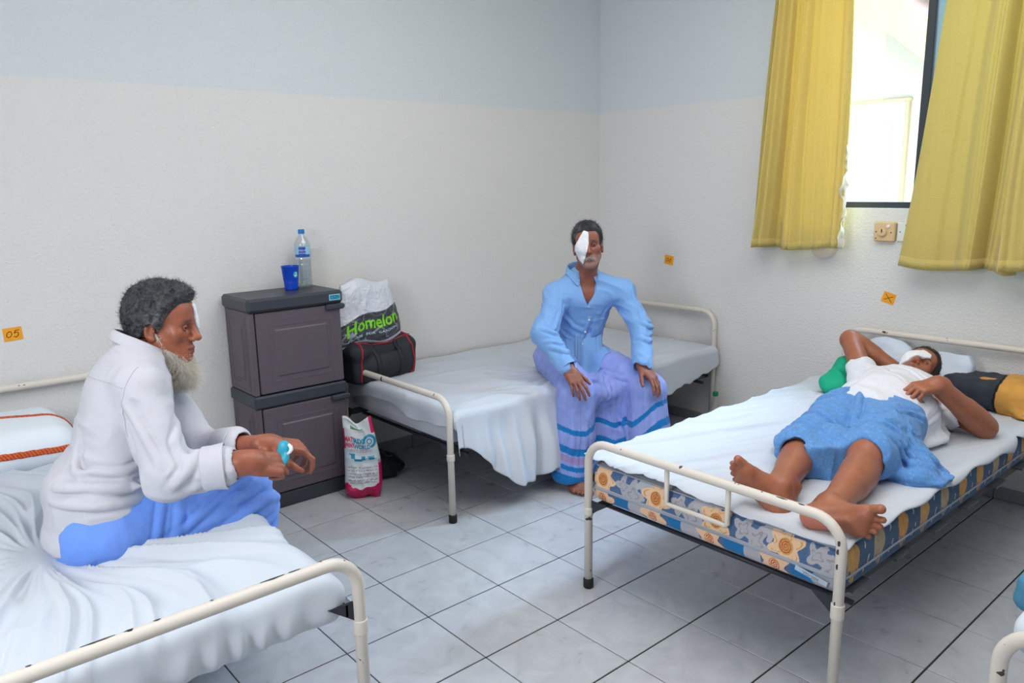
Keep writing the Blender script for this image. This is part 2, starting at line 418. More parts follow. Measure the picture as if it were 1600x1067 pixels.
for i in range(-10, 7):
    for j in range(-10, 7):
        x0, y0 = TX+i*TP, TY+j*TP
        if x0 < X0-TP or y0 < Y0-TP: continue
        lo = (max(x0+.0018, X0), max(y0+.0030, Y0), -.008); hi = (min(x0+TP-.0018, XW), min(y0+TP-.0030, YW), 0)
        if hi[0]-lo[0] < .02 or hi[1]-lo[1] < .02: continue
        full = hi[0]-lo[0] > TP-.01 and hi[1]-lo[1] > TP-.01
        vis = False
        for a in (0, .5, 1):
            for b in (0, .5, 1):
                px, py, z = project((x0+a*TP, y0+b*TP, 0))
                if -60 < px < 1660 and 0 < py < 1140: vis = True
        if not vis: rest.box(lo, hi); continue
        if full and tmesh:
            t = bpy.data.objects.new('tile', tmesh); COL.objects.link(t); t.parent = floor
            t.location = V(x0+.0018, y0+.0030, -.008)-BASE['floor']
        else:
            mbx = MB().box((0, 0, 0), (hi[0]-lo[0], hi[1]-lo[1], .008), .0014)
            vv = np.concatenate(mbx.v); me = bpy.data.meshes.new('tile'); me.from_pydata(vv.tolist(), [], mbx.f); me.materials.append(M_tile)
            t = bpy.data.objects.new('tile', me); COL.objects.link(t); t.parent = floor; t.location = V(*lo)-BASE['floor']
            if full: tmesh = me
o = rest.build('outer_tiles', M_tile, floor); o['kind'] = 'stuff'
# skirting tiles
M_skirt = mat('skirting_tile', srgb(150, 150, 152), .3, var=(9, .4, srgb(134, 136, 140)))
def skirting(name, axis, a0, a1, first, h):
    if axis == 'x': base = MB().box((a0, YW-.006, 0), (a1, YW, h-.004)).build(name, M_grout)
    else: base = MB().box((XW-.006, a0, 0), (XW, a1, h-.004)).build(name, M_grout)
    base['kind'] = 'structure'
    k = math.floor((a0-first)/TP)
    while first+k*TP < a1:
        p, q = max(first+k*TP+.0015, a0), min(first+(k+1)*TP-.0015, a1); k += 1
        if q-p < .02: continue
        if axis == 'x': MB().box((p, YW-.011, .002), (q, YW-.002, h), .002).build('skirting_tile', M_skirt, base)
        else: MB().box((XW-.011, p, .002), (XW-.002, q, h), .002).build('skirting_tile', M_skirt, base)
skirting('baseboard_left', 'x', .1, XW-.012, TX, .078)
skirting('baseboard_right', 'y', -.6, YW-.012, TY, .062)
# ------------------------------------------------------------------ window
M_alu = mat('dark_window_aluminium', srgb(52, 56, 66), .4, spec=.5)
M_pane = clear_mat('window_glass', (.97, .985, .99), .1)
M_pane2 = clear_mat('blue_tinted_glass', (.42, .62, .72), .2)
M_blueish = mat('pale_blue_jamb', srgb(150, 180, 196), .5)
win = empty('window_1', (XW+.05, 1.62, WZ0)); win['kind'] = 'structure'
mb = MB(); xa, xb = XW+.035, XW+.085
mb.box((xa, WY0, WZ0-.002), (xb, WY1, WZ0+.03), .003); mb.box((xa, WY0, WZ1-.035), (xb, WY1, WZ1), .003)
mb.box((xa, WY0, WZ0), (xb, WY0+.035, WZ1), .003); mb.box((xa, WY1-.035, WZ0), (xb, WY1, WZ1), .003)
mb.build('window_frame', M_alu, win)
MB().box((XW+.04, 1.612, WZ0+.02), (XW+.082, 1.652, WZ1-.03), .003).build('sash_stile', M_alu, win)
MB().box((XW+.05, 1.560, WZ0+.03), (XW+.078, 1.606, WZ1-.03), .002).build('interlock_stile', M_blueish, win)
MB().box((XW+.058, 1.65, WZ0+.03), (XW+.062, WY1-.035, WZ1-.035)).build('pane', M_pane, win)
MB().box((XW+.070, WY0+.035, WZ0+.03), (XW+.074, 1.565, WZ1-.035)).build('pane', M_pane2, win)
# ------------------------------------------------------------------ building across the yard
M_render = mat('cream_render', srgb(232, 226, 205), .8, bump=[(30, .1, 3)])
M_fascia = mat('cream_fascia', srgb(206, 188, 128), .7)
M_ddoor = mat('white_door_paint', srgb(226, 224, 216), .55)
M_roof = mat('grey_roof_sheet', srgb(150, 120, 105), .7)
bl = empty('house', (7.5, 3.4, -.2), 'sunlit cream gable-roofed house seen through the window', 'building')
BX = 7.5
mb = MB()   # gable wall, ridge towards +y
yR, zR, yE, zE = 5.2, 4.64, 1.9, 1.94
prof = [(yE, -.2), (2*yR-yE, -.2), (2*yR-yE, zE), (yR, zR), (yE, zE)]
v = [(BX, y, z) for y, z in prof]+[(BX+4, y, z) for y, z in prof]
mb.add(v, [(0, 1, 2, 3, 4), (5, 9, 8, 7, 6), (0, 5, 6, 1), (1, 6, 7, 2), (4, 9, 5, 0)])
mb.build('gable_wall', M_render, bl)
sl = nrm((0, yE-yR, zE-zR)); nn = nrm((0, -(zE-zR), yE-yR)); nn = nn if nn[2] > 0 else -nn
for sgn in (1, -1):
    r_ = V(BX-.55, yR, zR); e_ = V(BX-.55, yE, zE)+sl*.5
    if sgn < 0: e_ = V(e_[0], 2*yR-e_[1], e_[2])
    n2 = nn*V(1, sgn, 1); ln = V(4.6, 0, 0); t = n2*.09
    MB().add([r_, e_, e_+ln, r_+ln, r_+t, e_+t, e_+ln+t, r_+ln+t], [(0, 1, 2, 3), (7, 6, 5, 4), (0, 4, 5, 1), (1, 5, 6, 2), (2, 6, 7, 3), (3, 7, 4, 0)]).build('roof_slope', M_roof, bl)
    d_ = V(-.03, 0, 0); t2 = -n2*.17
    MB().add([r_+t, e_+t, e_+t2, r_+t2, r_+t+d_, e_+t+d_, e_+t2+d_, r_+t2+d_], [(0, 1, 2, 3), (7, 6, 5, 4), (0, 4, 5, 1), (1, 5, 6, 2), (2, 6, 7, 3), (3, 7, 4, 0)]).build('fascia_board', M_fascia, bl)
mb = MB(); mb.box((BX-.05, 3.115, -.2), (BX+.02, 3.15, 2.225), .008); mb.box((BX-.056, 3.105, 2.2), (BX+.018, 4.14, 2.232), .008); mb.box((BX-.05, 4.09, -.2), (BX+.02, 4.125, 2.225), .008)
mb.build('door_frame', mat('pale_timber_frame', srgb(214, 196, 158), .6), bl)
dl = MB().box((BX-.03, 3.15, -.2), (BX+.02, 4.09, 2.2)).build('house_door', M_ddoor, bl)
for ya, yb in ((3.26, 3.58), (3.66, 3.98)):
    for za, zb in ((1.25, 2.02), (.1, 1.1)): MB().box((BX-.05, ya, za), (BX-.03, yb, zb), .012).build('door_panel', M_ddoor, dl)
o = MB().box((XW+.17, -14, -.4), (40, 24, -.2)).build('ground', mat('pale_yard_sand', srgb(205, 196, 178), .9, var=(3, .4, srgb(180, 170, 150)))); o['kind'] = 'structure'
# ------------------------------------------------------------------ curtains
M_curt = mat('mustard_curtain_cloth', srgb(216, 198, 118), .75, spec=.25, sheen=.3, bump=[(60, .35, 3, (1, 1.2, 4)), (300, .15, 2)], translucent=(.27, srgb(236, 204, 104)))
M_chrome = mat('steel_rod', (.6, .6, .62), .3, metal=1)
rod = empty('curtain_rod', (XW-.1, 1.6, 2.78), 'steel curtain rod above the window', 'curtain rod')
MB().tube([(XW-.1, .35, 2.78), (XW-.1, 2.75, 2.78)], .011).build('rod', M_chrome, rod, smooth=True)
for y in (.45, 2.65): MB().box((XW-.11, y-.012, 2.765), (XW, y+.012, 2.79), .003).build('bracket', M_chrome, rod)
def curtain(label, yt0, yt1, yb0, yb1, zb0, zb1, nf, amp, seed, x=XW-.1, flare=.0):
    def P(u, v):
        uu = u+.022*np.sin(2*math.pi*nf*u+seed)+.03*np.sin(u*7+seed)*v
        y = (yt0+(yt1-yt0)*u)*(1-v)+(yb0+(yb1-yb0)*u)*v+.012*np.sin(9*u+4*v+seed)*v
        z = 2.77*(1-v)+(zb0+(zb1-zb0)*u+.008*np.sin(8*u+seed))*v
        ph = 2*math.pi*nf*(uu**1.1)+seed
        a = amp*(.85+.5*v)*(.55+.45*np.sin(3.1*u*nf*.4+seed*2))
        s1 = np.sin(ph); xx = x+a*(np.sign(s1)*np.abs(s1)**.7+.30*np.sin(2.3*ph+1+v)+.14*np.sin(5.1*ph+2))-flare*v+.006*(vn(np.stack([u*14, v*7, 0*u], -1), int(seed*10))-.5)
        return np.stack([np.minimum(xx, XW-.03), y, z], -1)
    v, f = grid(P, 150, 70)
    o = obj('curtain', v, f, M_curt, None, V(x, (yt0+yt1)/2, v[:, 2].min()))
    tag(o, label, 'curtain', 'mustard window curtains'); solid(o, .0016)
    n = 150; hem = v.reshape(150, 70, 3)[:, -3:, :]; up = hem[:, 0]; lo = hem[:, 2]
    hv = np.concatenate([up+V(-.0022, 0, 0), lo+V(-.0022, 0, -.002)]); hf = [(i, i+1, n+i+1, n+i) for i in range(n-1)]
    h = obj('hem', hv, hf, M_curt, o); solid(h, .0012); return o
c1 = curtain('mustard curtain left of the window gap, pale building light on its edge', 2.36, 1.945, 2.485, 1.912, 1.150, 1.165, 3.9, .056, .6, XW-.125)
def P(u, v):
    z = 1.17+.52*u; y = 1.912+.004*np.sin(z*31)+.004*np.sin(z*83)+(v-.5)*(.008+.020*np.abs(np.sin(z*11+.6)))+.006*(2.77-z); x = XW-.128+.010*np.sin(z*23+3*v)+.012*np.sin(v*5+z*47)
    return np.stack([x, y, z], -1)
v, f = grid(P, 70, 5); o = obj('white_lining', v, f, mat('white_curtain_lining', srgb(236, 232, 216), .6, translucent=(.4, None)), c1); o['label'] = 'crumpled white lining edge'; solid(o, .001)
c2 = curtain('wide mustard curtain right of the window gap, hanging lower than its neighbour', 1.462, 1.08, 1.632, 1.105, 1.095, 1.10, 2.6, .060, 2.1, XW-.13)
c3 = curtain('mustard curtain at the right edge of the picture, overlapping the wide one', 1.13, .70, 1.175, .62, 1.125, 1.12, 3.0, .022, 4.0, XW-.215)
# ------------------------------------------------------------------ things on the walls
M_beige = mat('beige_switch_plastic', srgb(214, 182, 140), .35); M_whitep = mat('white_switch_plastic', srgb(226, 226, 222), .35)
M_ink = mat('black_marker', srgb(38, 26, 20), .6)
rg = empty('fan_regulator', (XW, 1.748, 1.206), 'square beige fan regulator with round knob below the window', 'switch')
MB().box((XW-.032, 1.696, 1.206), (XW, 1.800, 1.304), .006).build('plate', M_beige, rg)
kb = MB().lathe((XW-.032, 1.752, 1.252), [(.021, 0), (.020, .012), (.016, .016), (0, .016)], 24, (-1, 0, 0)).build('knob', M_beige, rg, auto=40)
MB().box((XW-.052, 1.750, 1.252), (XW-.0475, 1.754, 1.271), .001).build('pointer', M_ink, kb)
MB().lathe((XW-.032, 1.727, 1.284), [(.009, 0), (.008, .006), (0, .007)], 16, (-1, 0, 0)).build('push_button', M_whitep, rg, auto=40)
for y, z in ((1.787, 1.255), (1.712, 1.252), (1.787, 1.222)): MB().lathe((XW-.032, y, z), [(.0035, 0), (.003, .0012), (0, .0014)], 10, (-1, 0, 0)).build('screw', M_ink, rg)
sk = empty('wall_socket', (XW, 1.63, 1.206), 'flat white wall socket beside the beige regulator, half under the curtain', 'switch')
MB().box((XW-.012, 1.585, 1.208), (XW, 1.692, 1.303), .004).build('plate', M_whitep, sk)
MB().box((XW-.018, 1.635, 1.235), (XW-.011, 1.651, 1.268), .002).build('rocker', M_whitep, sk)
for y, z in ((1.676, 1.256), (1.65, 1.29)): MB().lathe((XW-.012, y, z), [(.003, 0), (.003, .001), (0, .0012)], 10, (-1, 0, 0)).build('screw', M_ink, sk)
bp = empty('oval_wall_fitting', (XW, 2.07, 1.10), 'round beige wall fitting peeking below the left curtain', 'wall fitting')
MB().lathe((XW, 2.07, 1.172), [(.076, 0), (.074, .018), (.062, .028), (0, .030)], 32, (-1, 0, 0)).build('cover', mat('pale_beige_plastic', srgb(222, 208, 196), .4), bp, auto=50)
MB().lathe((XW-.028, 2.07, 1.172), [(.02, 0), (.018, .008), (0, .009)], 20, (-1, 0, 0)).build('centre_cap', M_whitep, bp, auto=40)
M_orange = mat('orange_paper', srgb(240, 160, 30), .6)
def text_mesh(name, s, size, o, r, u, m, parent, ext=.0006, shear=0, smap=None, align='CENTER', sx=1, bold=0):
    cu = bpy.data.curves.new('t', 'FONT'); cu.body = s; cu.size = size; cu.align_x = align; cu.align_y = 'CENTER'; cu.shear = shear; cu.resolution_u = 3; cu.offset = bold*size
    tob = bpy.data.objects.new('t', cu); COL.objects.link(tob); dg = bpy.context.evaluated_depsgraph_get()
    me = tob.evaluated_get(dg).to_mesh(); v = np.array([q.co[:] for q in me.vertices]); f = [tuple(p.vertices) for p in me.polygons]
    tob.evaluated_get(dg).to_mesh_clear(); bpy.data.objects.remove(tob); bpy.data.curves.remove(cu)
    if len(v) == 0: return None
    v[:, 0] *= sx
    if smap:
        import bmesh
        bm = bmesh.new(); vs_ = [bm.verts.new(q) for q in v]
        for p in f:
            try: bm.faces.new([vs_[i] for i in p])
            except ValueError: pass
        for _ in range(4):
            bmesh.ops.triangulate(bm, faces=bm.faces); es = [e for e in bm.edges if e.calc_length() > size*.16]
            if es: bmesh.ops.subdivide_edges(bm, edges=es, cuts=1)
        bmesh.ops.triangulate(bm, faces=bm.faces); bm.verts.index_update(); v = np.array([q.co[:] for q in bm.verts]); f = [tuple(q.index for q in p.verts) for p in bm.faces]; bm.free()
    if smap: w = smap(v[:, 0], v[:, 1])
    else:
        o = V(*o); r = nrm(r); u = nrm(u); n = np.cross(r, u); w = o+v[:, :1]*r+v[:, 1:2]*u+n*ext
    return obj(name, w, f, m, parent, None, False)
def ribbon(mb, pts, w, n, lift):
    n = nrm(n)
    for a, b in zip(pts[:-1], pts[1:]):
        a, b = V(*a), V(*b); t = nrm(b-a); s = np.cross(n, t)*w/2; a = a-t*w*.3; b = b+t*w*.3
        mb.add([a-s+n*lift, b-s+n*lift, b+s+n*lift, a+s+n*lift], [(0, 1, 2, 3)])
def strokes(name, paths, o, r, u, w, m, parent):
    o = V(*o); r = nrm(r); u = nrm(u); n = np.cross(r, u); mb = MB()
    for p in paths: ribbon(mb, [o+r*a+u*b for a, b in p], w, n, .0008)
    return mb.build(name, m, parent)
def arc(cx, cy, rx, ry, a0, a1, n=14): return [(cx+rx*math.cos(math.radians(a0+(a1-a0)*i/n)), cy+ry*math.sin(math.radians(a0+(a1-a0)*i/n))) for i in range(n+1)]
ZERO = arc(0, 0, .0095, .0125, 60, 430); FIVE = [(.009, .015), (-.006, .014), (-.007, .003)]+arc(0, -.004, .009, .010, 130, -140)
SIX = [(.006, .016), (-.003, .008)]+arc(0, -.005, .008, .009, 150, -200)
def sticker(label, c, r, u, w, h, paths):
    c = V(*c); r = nrm(r); u = nrm(u); n = np.cross(r, u)
    t = empty('paper_label', c, label, 'label', 'orange bed labels'); mb = MB()
    q = [c-r*w/2-u*h/2, c+r*w/2-u*h/2, c+r*w/2+u*h/2, c-r*w/2+u*h/2]
    mb.add([p+n*.0004 for p in q]+[p+n*.002 for p in q], [(3, 2, 1, 0), (4, 5, 6, 7), (0, 1, 5, 4), (1, 2, 6, 5), (2, 3, 7, 6), (3, 0, 4, 7)])
    mb.build('paper', M_orange, t); strokes('handwriting', paths, c+n*.0014, r, u, .0028, M_ink, t); return t
sh = lambda P, dx, s=1: [(a*s+b*.25*s+dx, b*s) for a, b in P]
sticker('orange paper label reading 05 on the wall above the left bed', (.481, YW, .958), (1, 0, .05), (-.05, 0, 1), .068, .054, [sh(ZERO, -.013, .95), sh(FIVE, .012, .95)])
sticker('small orange paper label reading 06 on the wall behind the far bed', (XW, 3.118, 1.028), (0, -1, -.12), (0, -.12, 1), .070, .058, [sh(ZERO, -.012, .9), sh(SIX, .011, .9)])
sticker('tilted orange paper label marked with an X below the window', (XW, 1.711, .917), (0, -1, -.28), (0, -.28, 1), .064, .056, [[(-.02, .016), (.02, -.017)], [(-.02, -.014), (.02, .014)]])
# ------------------------------------------------------------------ beds
M_enamel = chip_mat('cream_bed_enamel', srgb(212, 204, 194), srgb(70, 66, 66), .70, 22)
M_rail = mat('dark_bed_rail', srgb(40, 44, 52), .5)
M_rubber = mat('black_rubber', srgb(26, 26, 26), .7)
M_slatm = mat('grey_bed_base', srgb(88, 92, 98), .6)
M_chip = mat('bare_dark_metal', srgb(58, 60, 66), .55)
def arch(c0, c1, h, R=.085, n=8):
    """tube path: leg up from c0 (floor xy), across, down at c1, with slight outward splay"""
    c0 = V(*c0, 0); c1 = V(*c1, 0); d = nrm(c1-c0); s = 0
    pts = [c0-d*s, c0+V(0, 0, h-R)]
    for i in range(1, n+1):
        a = math.pi/2*i/n; pts.append(c0+d*(R-R*math.cos(a))+V(0, 0, h-R+R*math.sin(a)))
    e = [c1+d*s, c1+V(0, 0, h-R)]
    for i in range(1, n+1):
        a = math.pi/2*i/n; e.append(c1-d*(R-R*math.cos(a))+V(0, 0, h-R+R*math.sin(a)))
    return pts+e[::-1]
def bed(label, foot, head, zf, zh, rail_z, legs_dir, r=.0155, logo=None, chips=(), caps=True, Rf=.085):
    """foot/head: ((x,y),(x,y)) leg positions"""
    c = (V(*foot[0])+V(*foot[1])+V(*head[0])+V(*head[1]))/4
    b = empty('hospital_bed', (c[0], c[1], 0), label, 'bed')
    f_ = MB().tube(arch(*foot, zf, Rf), r, 16).build('foot_frame', M_enamel, b, smooth=True)
    MB().tube(arch(*head, zh), r, 16).build('head_frame', M_enamel, b, smooth=True)
    for q in (*foot, *head):
        MB().lathe((q[0], q[1], 0), [(.017, 0), (.0195, .004), (.0195, .036), (.0165, .04)], 16).build('rubber_foot', M_rubber, b, smooth=True)
    for i in (0, 1):
        a, e = V(*foot[i], rail_z), V(*head[i], rail_z); t = nrm(e-a); n = np.cross(t, V(0, 0, 1)); mb = MB(); ins = nrm(V(*foot[1-i], 0)-V(*foot[i], 0))*.035; a = a+ins; e = e+ins
        q = [a+n*x+V(0, 0, z) for x, z in ((-.003, -.016), (.003, -.016), (.003, .016), (-.003, .016))]; w = [p+(e-a) for p in q]
        mb.add(q+w, [(0, 1, 2, 3), (7, 6, 5, 4), (0, 4, 5, 1), (1, 5, 6, 2), (2, 6, 7, 3), (3, 7, 4, 0)])
        mb.build('side_rail', M_rail, b)
    for (p0, p1), sg in ((foot, 1), (head, -1)):
        ln = nrm(V(*head[0], 0)-V(*foot[0], 0))*.10*sg
        a, e = V(*p0, rail_z-.03)+ln, V(*p1, rail_z-.03)+ln; mb = MB(); mb.tube([a, e], .009, 8); mb.build('cross_rail', M_rail, b, smooth=True)
    for i in range(7):
        t = (i+.5)/7; a = V(*foot[0], 0)*(1-t)+V(*head[0], 0)*t; e = V(*foot[1], 0)*(1-t)+V(*head[1], 0)*t
        d = nrm(e-a); w = nrm(np.cross(d, V(0, 0, 1)))*.055; z = V(0, 0, rail_z+.004)
        q = [a+z+w, e+z+w, e+z-w, a+z-w]; mb = MB(); mb.add(q+[p+V(0, 0, .008) for p in q], [(3, 2, 1, 0), (4, 5, 6, 7), (0, 1, 5, 4), (1, 2, 6, 5), (2, 3, 7, 6), (3, 0, 4, 7)]); mb.build('bed_slat', M_slatm, b)
    for q, o_ in ((foot[0], foot[1]), (foot[1], foot[0])):   # dark corner brackets
        a = V(*q, rail_z+.02); ln = nrm(V(*head[0], 0)-V(*foot[0], 0)); sd = nrm(V(*o_, 0)-V(*q, 0)); mb = MB()
        t = [a, a+sd*.085, a-V(0, 0, .065)]; t2 = [p+ln*.006 for p in t]
        mb.add(t+t2, [(0, 1, 2), (5, 4, 3), (0, 3, 4, 1), (1, 4, 5, 2), (2, 5, 3, 0)]); mb.build('corner_bracket', M_rail, b)
    for q in foot:   # bolts on the legs
        for z in (rail_z-.005, rail_z+.022): MB().lathe((q[0], q[1], z), [(.006, 0), (.005, .004), (0, .005)], 8, (*legs_dir, 0)).build('bolt', M_enamel, f_)
        
    return b
# far bed along the left wall, middle bed, left bed, near bed in the corner of the picture
bedB = bed('white iron bed along the far wall under the seated man in blue', ((1.951, 2.712), (1.951, 3.66)), ((3.992, 2.730), (3.992, 3.66)), .585, .735, .335, (-1, 0))
bedM = bed('cream iron bed below the window carrying the floral mattress', ((1.985, 1.885), (1.985, .915)), ((3.992, 1.90), (3.992, .90)), .592, .742, .338, (-1, 0))
bedL = bed('cream iron bed at the left under the bearded man, sheet wrapped round its mattress', ((.868, 1.63), (-.10, 1.63)), ((.868, 3.69), (-.10, 3.69)), .615, .742, .474, (0, -1), r=.0165)
bedN = bed('cream iron bed of which only one frame corner shows bottom right', ((1.735, .445), (1.735, -.50)), ((3.76, .445), (3.76, -.50)), .597, .74, .33, (-1, 0), r=.0165)
def legsleeve(b, x, y, z0, z1): MB().lathe((x, y, z0), [(.0185, 0), (.019, .003), (.019, z1-z0-.003), (.0185, z1-z0)], 16).build('leg_sleeve', M_enamel, b, smooth=True)
legsleeve(bedM, 1.985, 1.885, .30, .33); legsleeve(bedM, 1.985, .915, .30, .345); legsleeve(bedB, 1.951, 2.712, .30, .33); legsleeve(bedL, .868, 1.63, .40, .44); legsleeve(bedN, 1.735, .445, .42, .44)
MB().tube([(1.985, 1.523, .583), (1.985, 1.523, .462), (1.985, 1.517, .456), (1.985, 1.29, .456), (1.985, 1.284, .462), (1.985, 1.284, .583)], .0085, 10).build('label_bracket', M_enamel, bedM, smooth=True)
# worn-off paint on the near foot rails
def chip(b, p, q, side, w):
    mb = MB(); p, q = V(*p), V(*q); t = nrm(q-p); n = nrm(side); s = np.cross(t, n)
    k = 6; pts = []
    for i in range(k+1):
        c = p+(q-p)*i/k; ww = w*(.5+.5*math.sin(math.pi*i/k)) * (.8+.4*random.random()); pts += [c-s*ww+n*.0002, c+s*ww+n*.0002]
    mb.add(pts, [(2*i, 2*i+1, 2*i+3, 2*i+2) for i in range(k)]); mb.build('paint_chip', M_chip, b)
zt = .615+.0166
for a, e in ((.245, .31), (.33, .345), (.62, .68), (.69, .72), (.385, .40), (.505, .512), (.15, .16), (.77, .776)): chip(bedL, (a, 1.63+.006, zt-.0012), (e, 1.63+.006, zt-.0012), (0, .35, .94), .0075)
for a, e in ((1.05, 1.03), (1.12, 1.085), (1.17, 1.165), (1.25, 1.245), (1.262, 1.258)): chip(bedM, (1.985-.003, a, .592+.0153), (1.985-.003, e, .592+.0153), (-.15, 0, 1), .003)
for z, s in ((.50, .006), (.455, .005), (.34, .003), (.525, .004)): chip(bedM, (1.985-.0155, .917-.0*z, z), (1.985-.0155, .917, z+.016), (-1, -.2, 0), s)
# ---- mattresses
def rounded_slab(lo, hi, r, nx, ny, nz, cap=1):
    """dense rounded box as six grids; returns verts, quads, unrounded coords"""
    lo = V(*lo); hi = V(*hi); c = (lo+hi)/2; h = (hi-lo)/2; Vs = []; Fs = []; off = 0; N = (nx, ny, nz)
    for ax in range(3):
        o1, o2 = [(1, 2), (2, 0), (0, 1)][ax]
        for sg in (-1, 1):
            k = cap if ax == 2 else 1
            a, b = np.meshgrid(np.linspace(-1, 1, N[o1]//k+1), np.linspace(-1, 1, N[o2]//k+1), indexing='ij')
            p = np.zeros((a.size, 3)); p[:, ax] = sg*h[ax]; p[:, o1] = a.ravel()*h[o1]; p[:, o2] = b.ravel()*h[o2]
            q = np.clip(p, -(h-r), h-r); d = p-q; L = np.linalg.norm(d, axis=1, keepdims=True); p = q+d/np.maximum(L, 1e-9)*r
            i = np.arange(a.size).reshape(a.shape); f = np.stack([i[:-1, :-1], i[1:, :-1], i[1:, 1:], i[:-1, 1:]], -1).reshape(-1, 4)
            if sg < 0: f = f[:, ::-1]
            Vs.append(c+p); Fs.append(f+off); off += len(p)
    return np.concatenate(Vs), np.concatenate(Fs)
BLUE, BRIGHT, PEACH, RUST, GREYB, SAND, NAVY = srgb(78, 102, 138), srgb(28, 112, 170), srgb(230, 192, 156), srgb(182, 88, 52), srgb(172, 172, 178), srgb(205, 160, 96), srgb(58, 84, 122)
def petals(a, b, cx, cy, r, n, wob, ph): 
    x, y = (a-cx), (b-cy); rr = np.hypot(x, y); th = np.arctan2(y, x)
    return rr/(r*(1+wob*np.cos(n*th+ph))), rr, th
def floral_end(s, h):
    """s: metres along the foot end (0 at its far end), h: 0..1 height -> colours"""
    hh = h*.138; P = np.stack([s*40, hh*40, 0*s], -1); w = .012*(vn(P*.9, 5)-.5)
    c = np.tile(V(*BLUE), (len(s), 1)); c *= (.86+.4*vn(np.stack([s*420, hh*420, 0*s], -1), 2))[:, None]
    def put(mask, col): c[mask] = col
    for k in range(5):      # upper panel motifs
        cx = .06+k*.245
        for dx, r in ((.118, .040), (.07, .03)):
            q, _, th = petals(s+w, hh+w, cx+dx+.03, .098-.02*(dx > .1), r, 4, .3, k); put((q < 1) & (h > .43), GREYB)
            put((q < .55) & (q > .4) & (h > .43), V(*GREYB)*.72)
        q, rr, th = petals(s+w, hh+w*.8, cx, .093, .050, 6, .24, k*1.3)
        put((q < 1) & (h > .43), PEACH); put((np.abs(q-.80) < .05) & (np.sin(th*7) > -.3) & (h > .43), SAND)
        q2 = np.hypot(s-cx, hh-.092); put((q2 < .024) & (h > .43), SAND); put((q2 < .021) & (np.sin(q2*900+th*1.0) > -.1) & (h > .43), RUST)
        q, _, _ = petals(s+w, hh+w, cx+.19, .125, .030, 5, .25, 1); put((q < 1) & (h > .62), V(*GREYB)*1.1)
    for k in range(6):      # border strip below the seam
        cx = .035+k*.235
        lowm = h < .40
        put(lowm & (np.abs(s-cx-.118+w*2) < .036), BRIGHT); put(lowm & (np.abs(s-cx-.178+w*2) < .03), GREYB)
        q, rr, th = petals(s+w, hh+w*.8, cx+.02, .026, .046, 6, .22, k); put((q < 1) & lowm, PEACH)
        q2 = np.hypot(s-cx-.02, hh-.026); put((q2 < .019) & (np.sin(q2*950+th) > -.15) & lowm, RUST)
    put(np.abs(h-.42) < .022, GREYB); put(h > .975, V(*GREYB)*.8)
    return c
def floral_side(s, h):
    hh = h*.135; P = np.stack([s*40, hh*40, 0*s], -1); w = .010*(vn(P*.9, 8)-.5)
    c = np.tile(V(*srgb(64, 92, 122)), (len(s), 1)); c *= (.8+.45*vn(np.stack([s*420, hh*420, 0*s], -1), 2))[:, None]
    for k in range(13):
        cx = .06+k*.165; colr = V(*[SAND, srgb(178, 160, 130), srgb(205, 150, 80)][k % 3])
        x, y = s-cx+w, hh-.080+w
        body = np.hypot(x/.036, (y-.012)/.040) < 1
        fing = (np.abs(y+.03) < .038) & (np.abs(np.mod(x+.0045, .017)-.0085) < .0052-.05*np.abs(y+.03)*np.abs(x)*2) & (np.abs(x) < .033) & (y > -.058+np.abs(x)*.7)
        m = body | fing; c[m] = colr*(.85+.3*vn(np.stack([s[m]*200, hh[m]*60, 0*s[m]], -1), 4))[:, None]
        for dx, dy in ((.075, .03), (.092, -.015), (.07, -.035)):
            q = (np.abs(x-dx-.2*(y-dy)) < .0035) & (np.abs(y-dy) < .009); c[q] = srgb(190, 190, 186)
    c[h < .05] = V(*srgb(60, 80, 104)); return c
M_floral = mat('floral_ticking', attr=True, rough=.8, spec=.2, bump=[(260, .2, 2)], sheen=.1)
mlo, mhi = (2.012, .925, .350), (3.965, 1.888, .500)
v, f = rounded_slab(mlo, mhi, .03, 800, 480, 66, 6)
hgt = np.clip((v[:, 2]-mlo[2])/(mhi[2]-mlo[2]), 0, 1)
cc = np.where((np.abs(v[:, 1]-mlo[1]) < .02)[:, None] & (v[:, 0] > mlo[0]+.012)[:, None], floral_side(v[:, 0]-mlo[0], hgt), floral_end(mhi[1]-v[:, 1], hgt))
bow = .010*np.sin(np.clip(hgt, 0, 1)*math.pi); v[:, 0] -= np.where(v[:, 0] < mlo[0]+.04, bow, 0); v[:, 1] -= np.where(v[:, 1] < mlo[1]+.04, bow*.8, 0)
v[:, 2] += .006*(vn(v*6, 3)-.5)*(hgt > .9)
mt = obj('mattress', v, f, M_floral, None, V(2.98, 1.40, .362), True, cc); tag(mt, 'blue floral mattress with orange roses on the bed below the window', 'mattress')
M_pipe = mat('grey_blue_piping', srgb(150, 158, 172), .7)
def piping(z, name='piping'):
    a, b = V(*mlo), V(*mhi); r = .03; o = .010 if z < mhi[2]-.02 else -.004; pts = []
    for cx, cy, a0 in ((a[0]+r, a[1]+r, 180), (b[0]-r, a[1]+r, 270), (b[0]-r, b[1]-r, 0), (a[0]+r, b[1]-r, 90)):
        for k in range(7):
            t = math.radians(a0+15*k); pts.append((cx+(r+o)*math.cos(t), cy+(r+o)*math.sin(t), z))
    pts.append(pts[0]); MB().tube(pts, .0035, 6, False).build(name, M_pipe, mt, smooth=True)
piping(mlo[2]+.057); piping(mhi[2]-.006)
